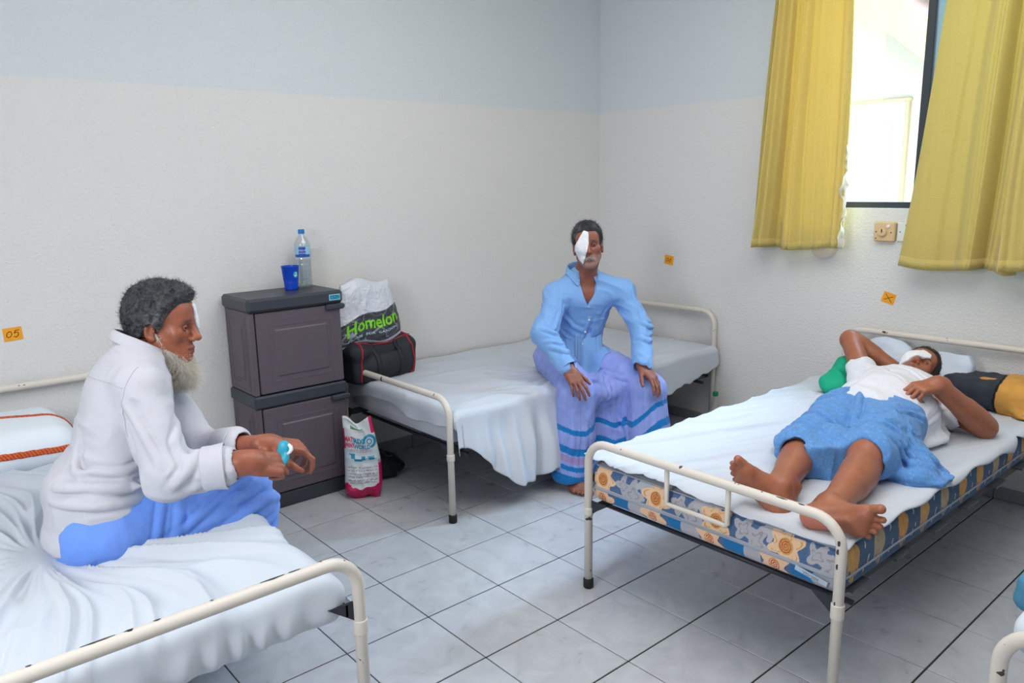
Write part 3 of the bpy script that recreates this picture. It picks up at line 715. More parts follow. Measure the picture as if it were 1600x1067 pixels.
tg = MB().add([(2.000, 1.058, .392), (2.000, .958, .374), (1.994, .952, .392), (1.994, 1.052, .410), (1.998, 1.058, .392), (1.998, .958, .374), (1.992, .952, .392), (1.992, 1.052, .410)], [(0, 1, 2, 3), (7, 6, 5, 4), (0, 4, 5, 1), (1, 5, 6, 2), (2, 6, 7, 3), (3, 7, 4, 0)]).build('sewn_tag', mat('pale_tag', srgb(190, 205, 222), .6), mt); tg['label'] = 'pale blue sewn tag with small lettering'
text_mesh('lettering', 'YD-204', .016, (1.9925, 1.005, .392), (0, -1, -.18), (-.3, -.18, 1), mat('grey_print', srgb(90, 100, 112), .6), tg, ext=.0012)
M_sheet = mat('white_cotton_sheet', srgb(206, 212, 221), .85, spec=.15, sheen=.15, bump=[(900, .12, 2), (14, .10, 3)], translucent=(.12, None))
def box_tops(v): return v
# far bed: plain mattress under a sheet that hangs over the front
v, f = rounded_slab((1.985, 2.745, .35), (3.965, 3.66, .512), .035, 20, 12, 5)
mb_ = obj('mattress', v, f, mat('plain_ticking', srgb(196, 198, 205), .8), None, V(3, 3.2, .35)); tag(mb_, 'plain mattress hidden under the sheet on the far bed', 'mattress')
def drape(edge_x, edge_y, top, xr, yr, hemx, hemy, folds, wr, n, m, r=.035):
    """cloth over a slab whose edges are x=edge_x (towards -x) and y=edge_y (towards -y); hem functions give the drop"""
    def P(u, v):
        x = xr[0]+(xr[1]-xr[0])*u; H = hemy(x); y_arc = yr[1]-(yr[1]-edge_y+H)*v      # arc coordinate, beyond edge = drop
        if hemx is not None:
            dropx_max = hemx(np.clip(y_arc, edge_y, 9)); x = np.where(u < .12, edge_x-dropx_max*(1-u/.12), edge_x+(xr[1]-edge_x)*(u-.12)/.88)
            H = hemy(x); y_arc = yr[1]-(yr[1]-edge_y+H)*v
        def wrap(a):       # a>0 on top, a<0 beyond the edge -> (horizontal, drop)
            b = -a; ang = np.clip(b/(r), 0, math.pi/2)
            hor = np.where(b > 0, r*np.sin(ang), b); dr = np.where(b > 0, r*(1-np.cos(ang))+np.maximum(b-r*math.pi/2, 0), 0); return hor, dr
        hy, dy = wrap(y_arc-edge_y); Y = edge_y-hy
        hx, dx = wrap(x-edge_x) if hemx is not None else (edge_x-x, 0*x); X = edge_x-hx
        k = sstep(.0, .25, dy); fo = folds(X, dy)*k
        Y = Y-fo
        Z = top-dy-dx*(dy < .02)-dx*(dy >= .02)*.6+wr(X, Y)*(dy < .03)
        return np.stack([X, Y, Z], -1)
    return grid(P, n, m)
def hemB(x):
    return np.interp(x, [1.9, 2.02, 2.08, 2.16, 2.25, 2.33, 2.42, 2.52, 2.66, 2.72, 2.80, 3.0, 3.3, 3.5, 3.65, 3.8, 3.92, 4.0], [.17, .19, .22, .33, .40, .428, .435, .40, .435, .43, .40, .36, .26, .21, .19, .175, .15, .13])+.006*np.sin(x*31)+.004*np.sin(x*67)
def foldB(x, d):
    a = sstep(1.98, 2.2, x)*(1-sstep(2.75, 3.1, x))
    g = .026*np.sin(x*33+2.2*np.sin(x*7)+d*4)+.016*np.sin(x*71+3*d+1.3*np.sin(9*x))+.012*np.sin(x*19-d*9)
    return .020+.045*a*sstep(0, .4, d)+g*a*.8+.012*np.sin(x*9+d*6)*(1-a)
def wrB(x, y):
    p = np.stack([x, y, 0*x], -1); d = np.hypot(x-2.86, y-2.9)
    rad = np.arctan2(y-2.95, x-2.86)
    return .010*(fbm(p*V(3, 4, 1), 4)-.5)+.014*(ridge(p*V(4, 9, 1)+vn(p*3, 2)[:, None]*.9, 6)**2-.4)+.010*np.exp(-(d/.30)**2)*np.sin(rad*17+3*np.sin(rad*5))-.02*np.exp(-(d/.22)**2)
v, f = drape(2.0, 2.725, .522, (1.93, 3.985), (2.0, 3.705), lambda y: .10+.02*np.sin(y*9), hemB, foldB, wrB, 250, 150)
v[:, 0] -= .012*np.sin(v[:, 1]*23)*sstep(.50, .42, v[:, 2])*(v[:, 0] < 2.0)
tail = sstep(3.84, 4.0, v[:, 0])*sstep(.51, .42, v[:, 2]); v[:, 0] += tail*.01; v[:, 2] -= .0*tail
shB = obj('bed_sheet', v, f, M_sheet, None, V(3.0, 2.9, v[:, 2].min())); tag(shB, 'white sheet hanging nearly to the floor from the front of the far bed', 'bed sheet'); solid(shB, .0018, 1)
# middle bed sheet
def hemM(x): return np.interp(x, [1.99, 2.02, 2.2, 2.45, 2.6, 2.75, 3.0, 3.2, 3.35, 3.42, 3.46, 3.60, 3.72, 3.80, 4.0], [.004, .012, .010, .028, .022, .036, .028, .042, .055, .012, .04, .068, .06, .015, .02])+.006*np.sin(x*23)
def wrM(x, y):
    p = np.stack([x, y, 0*x], -1); q = p@V((.94, -.34, 0), (.34, .94, 0), (0, 0, 1)).T
    far = sstep(1.2, 1.65, y)
    return .006*(fbm(p*V(4, 5, 1), 9)-.5)+(.004+.022*far)*(ridge(q*V(2.2, 15, 1)+vn(q*3, 2)[:, None]*.8, 7)**2-.3)+(.002+.006*far)*(ridge(q*V(4, 33, 1), 8)**2-.3)+.010*sstep(.975, .93, y)*(vn(p*9, 5)-.3)+.004*np.sin(x*6-1)*sstep(1.1, .95, y)
v, f = drape(2.012, .925, .506, (1.99, 3.99), (0, 1.925), lambda y: .004+.012*(.5+.5*np.sin(y*11+1.2))+.003*np.sin(y*37), hemM, lambda x, d: .012+.006*np.sin(x*17), wrM, 280, 150, r=.03)
shM = obj('bed_sheet', v, f, M_sheet, None, V(3.0, 1.4, v[:, 2].min())); tag(shM, 'bright white sheet spread over the floral mattress', 'bed sheet'); solid(shM, .0018, 1)
# left bed: mattress wholly wrapped in its sheet, wrinkles running to where the man sits
v, f = rounded_slab((-.085, 1.655, .425), (.86, 3.66, .550), .056, 210, 400, 24)
def leftbed_disp(v):
    x, y, z = v.T; s = V(.30, 2.38); dx, dy = x-s[0], y-s[1]; r = np.hypot(dx, dy); th = np.arctan2(dy, dx)
    top = sstep(.47, .54, z)
    th_w = th+.05*np.sin(r*6)+.30*(vn(np.stack([x*2.5, y*2.5, 0*x], -1), 11)-.5)
    rad = ridge(np.stack([th_w*6.5, r*1.0, 0*x], -1), 12)**2*.8+ridge(np.stack([th_w*13, r*1.6, 0*x], -1), 15)**2*.45
    amp = .046*np.exp(-((r-.42)/.48)**2)*sstep(.05, .2, r)
    d = top*(amp*(rad-.5)-.010*np.exp(-(r/.32)**2)+.010*(fbm(v*V(3, 3, 3), 14)-.5))
    p = np.stack([x, y, 0*x], -1); d = d+top*.005*(ridge(p*V(9, 3, 1)+vn(p*3, 4)[:, None], 19)-.5)
    z2 = z+d-.030*sstep(.62, .86, x)*top*0
    # foot edge: gathers below the bar
    e = sstep(1.74, 1.655, y); g = e*sstep(.42, .45, z)*sstep(.55, .49, z)*.008*np.sin(x*70+4*np.sin(x*11))
    y2 = y-g-e*.012*np.sin((z-.425)/.125*math.pi)
    # right side sags outward near the man and towards the foot corner
    x2 = x+sstep(.80, .86, x)*.012*np.sin(y*13+z*20)*sstep(.55, .45, z)
    return np.stack([x2, y2, z2], -1)
v = leftbed_disp(v)
M_sheetL = M_sheet
mL = obj('mattress', v, f, M_sheetL, None, V(.39, 2.65, v[:, 2].min())); tag(mL, 'mattress wrapped in creased white sheet beneath the bearded man', 'mattress')
# loose hem of that sheet under the right edge
def P(u, v):
    y = 1.68+(3.6-1.68)*u; x = .842+.018*np.sin(y*16)+.012*np.sin(y*37+1)+.02*v; z = .475-(.055+.025*np.sin(y*7)+.012*np.sin(y*29))*v
    return np.stack([x, y, z], -1)
v, f = grid(P, 160, 8); o = obj('sheet_hem', v, f, M_sheet, mL); solid(o, .0018)
# near bed: mattress corner with pale blue sheet and a teal cloth
v, f = rounded_slab((1.775, -.46, .35), (3.72, .405, .50), .04, 40, 30, 8); v[:, 2] += .004*(vn(v*8, 2)-.5)
mN = obj('mattress', v, f, mat('pale_blue_sheet', srgb(170, 196, 222), .8, bump=[(20, .15, 3)]), None, V(2.7, 0, .35)); tag(mN, 'pale blue covered mattress on the bed bottom right', 'mattress')
pN = blob('pillow', [rbox((1.90, .315, .535), (.085, .14, .05), .045, k=.03), field(lambda p, d: d-.006*(vn(p*18, 3)-.5), (1.7, 0, .4), (2.2, .5, .7), 'f')], .006, mat('white_pillow_slip', srgb(205, 214, 224), .8, bump=[(40, .1, 2)]))
tag(pN, 'folded white cloth behind the frame corner bottom right', 'cloth')
pT = blob('folded_cloth', [rbox((2.13, .35, .535), (.11, .16, .045), .03, k=.03), field(lambda p, d: d-.010*(ridge(p*V(9, 24, 20), 3)-.5), (1.8, 0, .4), (2.4, .6, .7), 'f')], .006, mat('teal_cloth', srgb(70, 130, 160), .8, bump=[(60, .2, 2)]))
tag(pT, 'teal blue cloth on the bed bottom right', 'cloth')
# ------------------------------------------------------------------ plastic cabinet
M_cab = mat('brown_grey_plastic', srgb(90, 80, 88), .42, var=(30, .25, srgb(80, 70, 78)), bump=[(220, .06, 2)])
M_cabt = mat('charcoal_plastic', srgb(54, 58, 66), .42, bump=[(200, .05, 2)])
cx0, cx1, cyf, cyb = 1.348, 1.818, 3.405, 3.705
cab = empty('plastic_cabinet', (1.583, 3.55, 0), 'tall dark plastic two-door cabinet with charcoal top against the wall', 'cabinet')
MB().box((cx0+.012, cyf+.01, 0), (cx1-.012, cyb, .075), .006).build('base', M_cabt, cab)
def raised(mb, axis, a0, a1, z0, z1, pos, sgn, dep=.006):
    """raised panel: groove border then field"""
    for t, e in ((0, .0), (1, dep), (2, -dep*.2), (3, dep)):
        pass
def panel(name, m, parent, face, a0, a1, z0, z1, pos):
    """stepped moulded panel on plane y=pos (face 'y') or x=pos (face 'x'), bulging outwards (towards -y / -x)"""
    steps = [(0, 0), (.004, -.007), (.014, -.007), (.020, .001), (.030, .001), (.034, -.004), (.040, -.004), (.052, .004)]
    v = []
    for ins, out in steps:
        for a, z in ((a0+ins, z0+ins), (a1-ins, z0+ins), (a1-ins, z1-ins), (a0+ins, z1-ins)):
            v.append((a, pos-out, z) if face == 'y' else (pos-out, a, z))
    f = []
    for i in range(len(steps)-1):
        for j in range(4): k = (j+1) % 4; f.append((i*4+j, i*4+k, (i+1)*4+k, (i+1)*4+j))
    n = (len(steps)-1)*4; f.append((n, n+1, n+2, n+3)); return obj(name, v, f, m, parent, None, False)
for k, (z0, z1) in enumerate(((.075, .515), (.575, .972))):
    hb = MB(); hb.box((cx0+.006, cyf+.022, z0), (cx1-.006, cyb, z1), .004); hb.build('cabinet_body', M_cab, cab)
    panel('side_panel', M_cab, cab, 'x', cyf+.055, cyb-.02, z0+.02, z1-.02, cx0+.005)
    MB().box((cx0+.004, cyf+.004, z0), (cx0+.030, cyf+.03, z1), .006).build('corner_post', M_cab, cab)
    d = MB().box((cx0+.034, cyf+.002, z0+.006), (cx1-.004, cyf+.024, z1-.006), .005).build('door', M_cab, cab)
    panel('door_panel', M_cab, d, 'y', cx0+.075, cx1-.035, z0+.035, z1-.045, cyf+.0015)
    h = MB(); h.box((cx1-.085, cyf-.016, z1-.030), (cx1+.012, cyf+.012, z1-.002), .006); h.box((cx1+.004, cyf-.016, z1-.024), (cx1+.014, cyf+.05, z1-.006), .003); h.build('handle', M_cabt, d)
MB().box((cx0-.004, cyf-.004, .515), (cx1+.004, cyb, .575), .008).build('middle_band', M_cabt, cab)
tp = MB().box((cx0-.008, cyf-.014, .972), (cx1+.008, cyb, 1.036), .012).build('top', M_cabt, cab)
M_cyan = mat('cyan_foil', srgb(60, 170, 200), .35); M_paleink = mat('pale_print', srgb(190, 232, 240), .4); M_darkink = mat('dark_teal_print', srgb(10, 74, 100), .4)
lb = MB().box((1.752, cyf-.0155, .992), (1.806, cyf-.0135, 1.016)).build('brand_plate', M_cyan, tp); lb['label'] = 'small cyan name plate'
text_mesh('lettering', 'CSZN', .021, (1.779, cyf-.0160, 1.004), (1, 0, 0), (0, 0, 1), M_darkink, tp, sx=.95, bold=.02)
MB().box((1.750, cyf-.0150, .990), (1.808, cyf-.0132, 1.018)).build('plate_rim', M_paleink, tp)
# cup and bottle
M_blue = mat('blue_plastic', srgb(24, 76, 205), .32, spec=.5, translucent=(.2, srgb(30, 90, 230)))
zt = 1.036; cu = empty('plastic_cup', (1.648, 3.58, zt), 'blue plastic cup on the cabinet top in front of the bottle', 'cup')
pr_ = [(.030, 0), (.0315, .002)]
for k in range(4): z = .008+k*.008; pr_ += [(.0322+z*.06, z), (.0332+z*.06, z+.003), (.0322+z*.06, z+.006)]
pr_ += [(.0365, .05), (.0425, .113), (.0440, .115), (.0438, .119), (.0415, .119), (.0405, .113), (.031, .006), (0, .006)]
cb = MB().lathe((1.648, 3.58, zt), pr_, 40).build('cup_body', M_blue, cu, auto=50)
def cylmap(c, r, a0, z0, e=.0009):
    return lambda x, y: np.stack([c[0]+(r+e)*np.cos(a0+x/r), c[1]+(r+e)*np.sin(a0+x/r), z0+y], -1)
q = [(math.cos(t)*.012, math.sin(t)*.015) for t in np.linspace(0, 2*math.pi, 20)[:-1]]
mp = cylmap((1.648, 3.58), .0405, math.radians(-80), zt+.078)
obj('emblem', mp(*np.array(q).T), [tuple(range(19))], mat('teal_print', srgb(60, 170, 200), .4), cu)
q = np.array([(-.007, -.006), (-.001, -.009), (.006, -.003), (.004, .004), (.0, -.003), (-.004, -.001)]); obj('emblem_mark', cylmap((1.648, 3.58), .0405, math.radians(-80), zt+.078, .0016)(*q.T), [tuple(range(6))], M_whitep, cu)
q = np.array([(-.002, .006), (.006, .005), (.007, .011), (.0, .010)]); obj('emblem_mark', cylmap((1.648, 3.58), .0405, math.radians(-80), zt+.078, .0016)(*q.T), [tuple(range(4))], M_whitep, cu)
M_pet = clear_mat('clear_bottle_plastic', (.93, .96, .98), .3, .05); M_water = clear_mat('bottle_water', (.90, .95, .97), .15, .02)
bx, by = 1.745, 3.632; bt = empty('water_bottle', (bx, by, zt), 'clear plastic water bottle with blue cap and label on the cabinet', 'bottle')
pr_ = [(0, .004), (.030, .0), (.037, .006), (.0385, .02)]
for k in range(5): z = .03+k*.022; pr_ += [(.0385, z), (.0365, z+.008), (.0385, z+.016)]
pr_ += [(.0385, .150), (.0375, .152), (.0375, .205), (.0385, .207), (.0385, .213), (.036, .225), (.026, .245), (.0155, .258), (.0135, .264), (.0135, .276)]
MB().lathe((bx, by, zt), pr_, 36).build('bottle_body', M_pet, bt, smooth=True)
MB().lathe((bx, by, zt+.003), [(0, 0), (.034, .003), (.036, .1), (.036, .135), (0, .135)], 28).build('water', M_water, bt, auto=40)
MB().lathe((bx, by, zt+.268), [(.0155, 0), (.0158, .003), (.0158, .020), (.0145, .022), (0, .022)], 24).build('cap', mat('blue_cap', srgb(20, 110, 185), .35), bt, auto=50)
lab = MB().lathe((bx, by, zt+.153), [(.0385, 0), (.0388, .002), (.0388, .050), (.0385, .052)], 48)
o = lab.build('label_band', mat('pale_blue_label', srgb(150, 196, 222), .4), bt, smooth=True)
mp = cylmap((bx, by), .0388, math.radians(-118), zt+.179)
def patch(name, pts, mpf, m, par, n=8):
    pts = np.array(pts); lo, hi = pts.min(0), pts.max(0); u, v_ = np.meshgrid(np.linspace(lo[0], hi[0], n), [lo[1], hi[1]], indexing='ij'); i = np.arange(n*2).reshape(n, 2)
    return obj(name, mpf(u.ravel(), v_.ravel()), np.stack([i[:-1, 0], i[1:, 0], i[1:, 1], i[:-1, 1]], -1), m, par)
M_royal = mat('royal_blue_print', srgb(20, 70, 170), .4)
patch('label_panel', [(-.018, -.025), (.016, .025)], mp, M_royal, bt); patch('label_stripe', [(-.040, -.025), (.040, -.012)], mp, mat('mid_blue_print', srgb(30, 90, 160), .4), bt, 14)
mp2 = cylmap((bx, by), .0388, math.radians(-118), zt+.179, .0015)
text_mesh('lettering', 'AQUA', .013, 0, 0, 0, M_whitep, bt, smap=lambda x, y: mp2(x, y+.008))
text_mesh('lettering', 'WATER', .009, 0, 0, 0, M_whitep, bt, smap=lambda x, y: mp2(x, y-.006))
# small bottle by the far bed's head leg
sbx, sby = 3.90, 2.640; sb = empty('plastic_bottle', (sbx, sby, 0), 'small clear bottle with green cap on the floor by the far bed leg', 'bottle')
MB().lathe((sbx, sby, 0), [(0, .004), (.030, 0), (.041, .008), (.042, .07), (.042, .12), (.036, .145), (.020, .165), (.0155, .185), (.0135, .225), (.0135, .245)], 28).build('bottle_body', mat('milky_bottle_plastic', srgb(190, 194, 192), .25, alpha=.45), sb, smooth=True)
MB().lathe((sbx, sby, .238), [(.016, 0), (.0165, .003), (.0165, .024), (.015, .026), (0, .026)], 20).build('cap', mat('green_cap', srgb(0, 120, 80), .4), sb, auto=50)
# ------------------------------------------------------------------ bags
M_black = mat('black_bag_cloth', srgb(34, 38, 44), .7, bump=[(300, .15, 2), (12, .15, 3)]); M_red = mat('red_piping', srgb(170, 30, 50), .5)
dz = .520
dR = np.array([[math.cos(.10), -math.sin(.10), 0], [math.sin(.10), math.cos(.10), 0], [0, 0, 1]])
dc = V(2.085, 3.575, dz+.098)
DB = [rbox(dc, (.200, .120, .098), .035, dR, k=.02), ell(dc+dR@V(.165, -.04, .075), (.05, .06, .045), dR, k=.05), ell(dc+dR@V(-.15, -.05, .075), (.06, .08, .03), dR, k=.04), ell(dc+dR@V(.02, -.12, .095), (.14, .05, .045), dR, k=.03, op='s'), ell(dc+dR@V(.02, -.125, -.01), (.15, .03, .06), dR, k=.03)]
DB.append(field(lambda p, d: d-.012*(ridge((p@dR)*V(7, 9, 8)+2*vn(p*5, 3)[..., None], 21)-.5)-.006*(vn(p*22, 4)-.5), dc-.4, dc+.4, 'f'))
db = blob('duffel_bag', DB, .006, M_black, None, V(dc[0], dc[1], dz))
tag(db, 'black duffel bag with red piping at the foot end of the far bed', 'bag')
def onbag(a, b, c): return dc+dR@V(a, b, c)
def surf(prs, pts, lift, sub=5, it=16):
    k = []
    for a, b in zip(pts[:-1], pts[1:]): k += [a+(b-a)*t for t in np.linspace(0, 1, sub+1)[:-1]]
    k = np.array(k+[pts[-1]])
    for _ in range(it):
        e = .002; d = ev(prs, k.astype(np.float32)); g = np.stack([ev(prs, (k+np.eye(3)[q]*e).astype(np.float32))-d for q in range(3)], 1); g /= np.maximum(np.linalg.norm(g, axis=1, keepdims=True), 1e-6); k = k-g*np.clip(d-lift, -.03, .03)[:, None]
    return k
for sx in (-1, 1):
    MB().tube(list(surf(DB, [onbag(sx*.165, -.13, -.09), onbag(sx*.170, -.135, -.03), onbag(sx*.168, -.135, .04), onbag(sx*.160, -.09, .10), onbag(sx*.162, -.03, .12), onbag(sx*.16, .05, .11)], .0015)), .0042, 8).build('piping', M_red, db, smooth=True)
MB().tube(list(surf(DB, [onbag(.165, -.09, .11), onbag(.215, -.03, .10), onbag(.225, .03, .07)], .0015)), .0042, 8).build('piping', M_red, db, smooth=True)
MB().tube(list(surf(DB, [onbag(.15, -.13, -.085), onbag(.20, -.10, -.085), onbag(.225, -.04, -.06), onbag(.225, 0, -.02)], .0015)), .0042, 8).build('piping', M_red, db, smooth=True)
MB().tube(list(surf(DB, [onbag(-.16, -.085, .11), onbag(0, -.07, .10), onbag(.165, -.085, .12)], .0012)), .0036, 8).build('piping', M_red, db, smooth=True)
for a in (-.07, .075):
    c = surf(DB, [onbag(a, -.14, -.09), onbag(a+.002, -.15, -.02), onbag(a, -.14, .05), onbag(a+.01, -.08, .11)], .003); w_ = dR@V(.013, 0, 0)
    vv = np.stack([c-w_, c+w_], 1).reshape(-1, 3); o = obj('strap', vv, [(2*i, 2*i+1, 2*i+3, 2*i+2) for i in range(len(c)-1)], M_black, db); solid(o, .0025)
# surfaces for plastic bags: mapped front and back with printed colours
def bagmesh(name, front, n, m, colf, mt_, thick, label, cat, base):
    vf, ff = grid(front, n, m); u, v_ = np.meshgrid(np.linspace(0, 1, n), np.linspace(0, 1, m), indexing='ij'); u, v_ = u.ravel(), v_.ravel()
    b = thick(u, v_); vb = vf+b
    cf = colf(u, v_); N = len(vf); fb = ff[:, ::-1]+N
    ed = list(range(0, n*m, m))[::1]; i = np.arange(n*m).reshape(n, m); loop = np.concatenate([i[:, 0], i[-1, 1:], i[-2::-1, -1], i[0, -2:0:-1]])
    l2 = np.roll(loop, -1); sf = np.stack([loop, loop+N, l2+N, l2], 1)
    o = obj(name, np.concatenate([vf, vb]), np.concatenate([ff, fb, sf]), mt_, None, base, True, np.concatenate([cf, cf])); tag(o, label, cat); return o
M_plastic = mat('printed_plastic_film', attr=True, rough=.3, spec=.5, bump=[(16, .25, 4), (60, .15, 2)])
# white carrier with a black printed band, standing on the duffel
bo = V(2.06, 3.545, .708); br = nrm((.97, .06, .0)); bu = nrm((-.05, .10, .98)); bn = np.cross(br, bu)
def bagA(u, v_):
    w = .205*(1-.22*v_)+.012*np.sin(v_*5); x = (u-.5)*2*w+.03*(v_-.5); y = v_*.325*(1+.06*np.sin(u*3+.5))-.01*np.cos(u*9)
    e = np.clip(1-(2*u-1)**4, 0, 1)*np.clip(1-(2*np.clip(v_, 0, 1)-1)**6, 0, 1)
    p = np.stack([u*5, v_*5, 0*u], -1)
    dep = .055*e**.6*(1-.45*v_)+.014*(ridge(p*V(1.3, 1, 1)+vn(p, 3)[:, None], 5)-.5)*e+.004*(ridge(p*4, 2)-.5)
    return bo+x[:, None]*br+y[:, None]*bu+dep[:, None]*bn
def bandv(u): return .135+.05*(u-.5)-.02*np.sin(u*6), .52+.14*(u-.5)
def colA(u, v_):
    c = np.tile(V(*srgb(206, 210, 220)), (len(u), 1)); lo, hi = .03+.02*np.sin(u*8)+.08*u, .36+.26*u
    m = (v_ > lo) & (v_ < hi); k = vn(np.stack([u*9, v_*9, 0*u], -1), 6)
    c[m] = V(*srgb(64, 66, 74)); c[m & (ridge(np.stack([u*6, v_*7, 0*u], -1)+k[:, None]*.7, 7) > .955)] = V(*srgb(130, 134, 142)); return c
ba = bagmesh('carrier_bag', bagA, 150, 150, colA, M_plastic, lambda u, v_: (-(.012+.06*np.clip(1-(2*u-1)**4, 0, 1)*np.clip(1-(2*v_-1)**6, 0, 1)*(1-.4*v_))[:, None]*bn), 'white plastic carrier bag with black band and green lettering on the duffel bag', 'bag', V(*bo))
M_green = mat('lime_print', srgb(120, 205, 30), .4)
def smA(x, y, W=.27, H=.325):
    u = .5+x/.36; v_ = y/H; return bagA(u, v_)+bn*.0016
text_mesh('lettering', 'Homelon', .086, 0, 0, 0, M_green, ba, bold=.022, smap=lambda x, y: smA(x+.005, .108+y+x*.20), sx=.90)
text_mesh('lettering', 'HOME  FOR  GARDEN', .017, 0, 0, 0, M_paleink, ba, smap=lambda x, y: smA(x, .056+y+x*.18), sx=1.6)
# white and pink printed carrier on the floor
po = V(1.800, 3.265, 0); pr2 = nrm((.80, -.60, 0)); pu = nrm((.06, .09, 1)); pn = np.cross(pr2, pu)
def bagP(u, v_):
    w = np.interp(v_, [0, .06, .2, .45, .7, 1], [.078, .088, .093, .090, .080, .070]); x = (u-.5)*2*w-.006*v_+.01*np.sin(v_*4)
    H = .405*(1+.03*np.sin(u*6+1)*v_-.055*np.exp(-((u-.45)/.22)**2)*v_*sstep(.8, 1, v_)); y = v_*H+.012*(1-v_)**6*np.cos(u*9)
    e = np.clip(1-(2*u-1)**4, 0, 1); p = np.stack([u*4, v_*9, 0*u], -1)
    dep = (.045*e**.6*(1-v_)**.7*sstep(-.02, .12, v_)+.004)+.010*(ridge(p*V(1.2, 1.2, 1), 15)-.5)*e-.018*np.exp(-((u-.33+.2*(1-v_))/.06)**2)*sstep(.3, .8, v_)*0
    return po+x[:, None]*pr2+y[:, None]*pu+dep[:, None]*pn
PINK, TEAL = V(*srgb(205, 20, 92)), V(*srgb(30, 140, 178))
def colP(u, v_):
    c = np.tile(V(*srgb(206, 212, 214)), (len(u), 1)); w = .02*np.sin(u*9)+.014*np.sin(u*23)
    c[v_ < .175+w-.10*np.sin(np.clip((u-.15)/.8, 0, 1)*math.pi)] = PINK; m = (v_ < .17+w) & (v_ >= .075+w); c[m & (u < .2)] = PINK
    c[(v_ < .145+w*.6)] = PINK*.95
    c[(u > .93) & (v_ < .48)] = PINK; c[(u > .9) & (v_ > .80)] = PINK; c[(u < .05) & (v_ > .62) & (v_ < .86)] = PINK
    t = fbm(np.stack([u*6, v_*12, 0*u], -1), 31); m = (v_ > .44) & (v_ < .60); c[m] = c[m]*.55+.45*V(*srgb(170, 205, 218))
    c[(v_ > .485) & (v_ < .535) & (u > .5) & (u < .86) & (t > .36)] = TEAL; c[(v_ > .50) & (v_ < .56) & (u > .14) & (u < .32) & (t > .40)] = TEAL
    c[(v_ > .47) & (v_ < .50) & (u > .3) & (u < .52) & (t > .52)] = TEAL
    c[(np.abs(v_-.885) < .016+.01*np.sin(u*8)) & (u > .25) & (u < .66)] = V(*srgb(70, 140, 70))*.8
    r = np.hypot((u-.80)*.17, (v_-.715)*.40); th = np.arctan2((v_-.715)*.4, (u-.8)*.17)
    c[(r < .034) & (r > .021) & ~((th > -2.9) & (th < -1.5))] = TEAL; c[(r < .015) & (r > .009)] = TEAL
    k = vn(np.stack([u*60, v_*190, 0*u], -1), 9); ln = (np.mod(v_*26, 1) < .5)
    c[(v_ > .20) & (v_ < .42) & (u > .1) & (u < .9) & ln & (k > .55)] = V(*srgb(150, 120, 140))
    c[(v_ > .585) & (v_ < .625) & (u > .2) & (u < .82) & (np.mod(v_*40, 1) < .6) & (k > .42)] = V(*srgb(190, 110, 140))
    return c
bp_ = bagmesh('carrier_bag', bagP, 110, 230, colP, M_plastic, lambda u, v_: -((.010+.070*np.clip(1-(2*u-1)**4, 0, 1)*(1-v_)**.5)[:, None]*pn), 'white and pink printed carrier bag standing on the floor beside the cabinet', 'bag', V(*po))
M_tealp = mat('teal_ink', srgb(30, 140, 178), .5); M_pinkp = mat('pink_ink', srgb(205, 50, 100), .5)
def smP(x, y): return bagP(.5+x/.178, y/.405)+pn*.0016
text_mesh('lettering', 'MAT', .034, 0, 0, 0, M_pinkp, bp_, bold=.03, smap=lambda x, y: smP(x-.058, y+.296), sx=.72)
text_mesh('lettering', 'RIX', .036, 0, 0, 0, M_tealp, bp_, bold=.035, smap=lambda x, y: smP(x-.006, y+.292), sx=1.0)
text_mesh('lettering', 'PRINT', .030, 0, 0, 0, M_pinkp, bp_, bold=.03, smap=lambda x, y: smP(x-.055, y+.266), sx=.60)
text_mesh('lettering', 'WORLD', .030, 0, 0, 0, M_tealp, bp_, bold=.035, smap=lambda x, y: smP(x+.010, y+.262), sx=.80)
bk = blob('rubbish_bag', [ell((2.00, 3.46, .07), (.10, .08, .07), k=.05), ell((2.055, 3.42, .05), (.075, .06, .045), k=.05), ell((1.96, 3.43, .10), (.06, .05, .07), k=.05),
    field(lambda p, d: np.maximum(d-.022*(ridge(p*V(16, 18, 14)+1.5*vn(p*12, 3)[..., None], 4)-.55)-.006*(ridge(p*45, 9)-.5), -p[..., 2]+.0015), (1.8, 3.2, -.1), (2.3, 3.7, .3), 'f')], .006, mat('black_bin_liner', srgb(24, 26, 30), .25, bump=[(40, .2, 3)]), None, V(2.0, 3.45, 0), amp=.03)
tag(bk, 'crumpled black plastic bag on the floor behind the pink carrier bag', 'bag')
# pillow with red embroidered bands on the left bed
M_pil = mat('white_pillow_cloth', srgb(220, 226, 232), .85, bump=[(500, .1, 2), (12, .15, 3)])
def pillowF(p, d): return d-.010*(ridge(p*V(7, 5, 5)+vn(p*4, 3)[..., None], 5)-.5)
pl = blob('pillow', [rbox((.26, 3.36, .610), (.30, .22, .072), .07, k=.03), ell((.27, 3.36, .60), (.31, .23, .095), k=.04), field(pillowF, (-.3, 3, .4), (.8, 3.7, .8), 'f')], .008, M_pil, None, V(.26, 3.36, .52))
tag(pl, 'white pillow with two red embroidered bands behind the bearded man', 'pillow')
def bandcol(v):
    k = np.sin(v[:, 0]*520+v[:, 1]*380+v[:, 2]*260); return np.where((k > 0)[:, None], V(*srgb(176, 44, 34)), V(*srgb(196, 106, 40)))
pls = [rbox((.26, 3.36, .610), (.30, .22, .072), .07, k=.03), ell((.27, 3.36, .60), (.31, .23, .095), k=.04), field(pillowF, (-.3, 3, .4), (.8, 3.7, .8), 'f')]
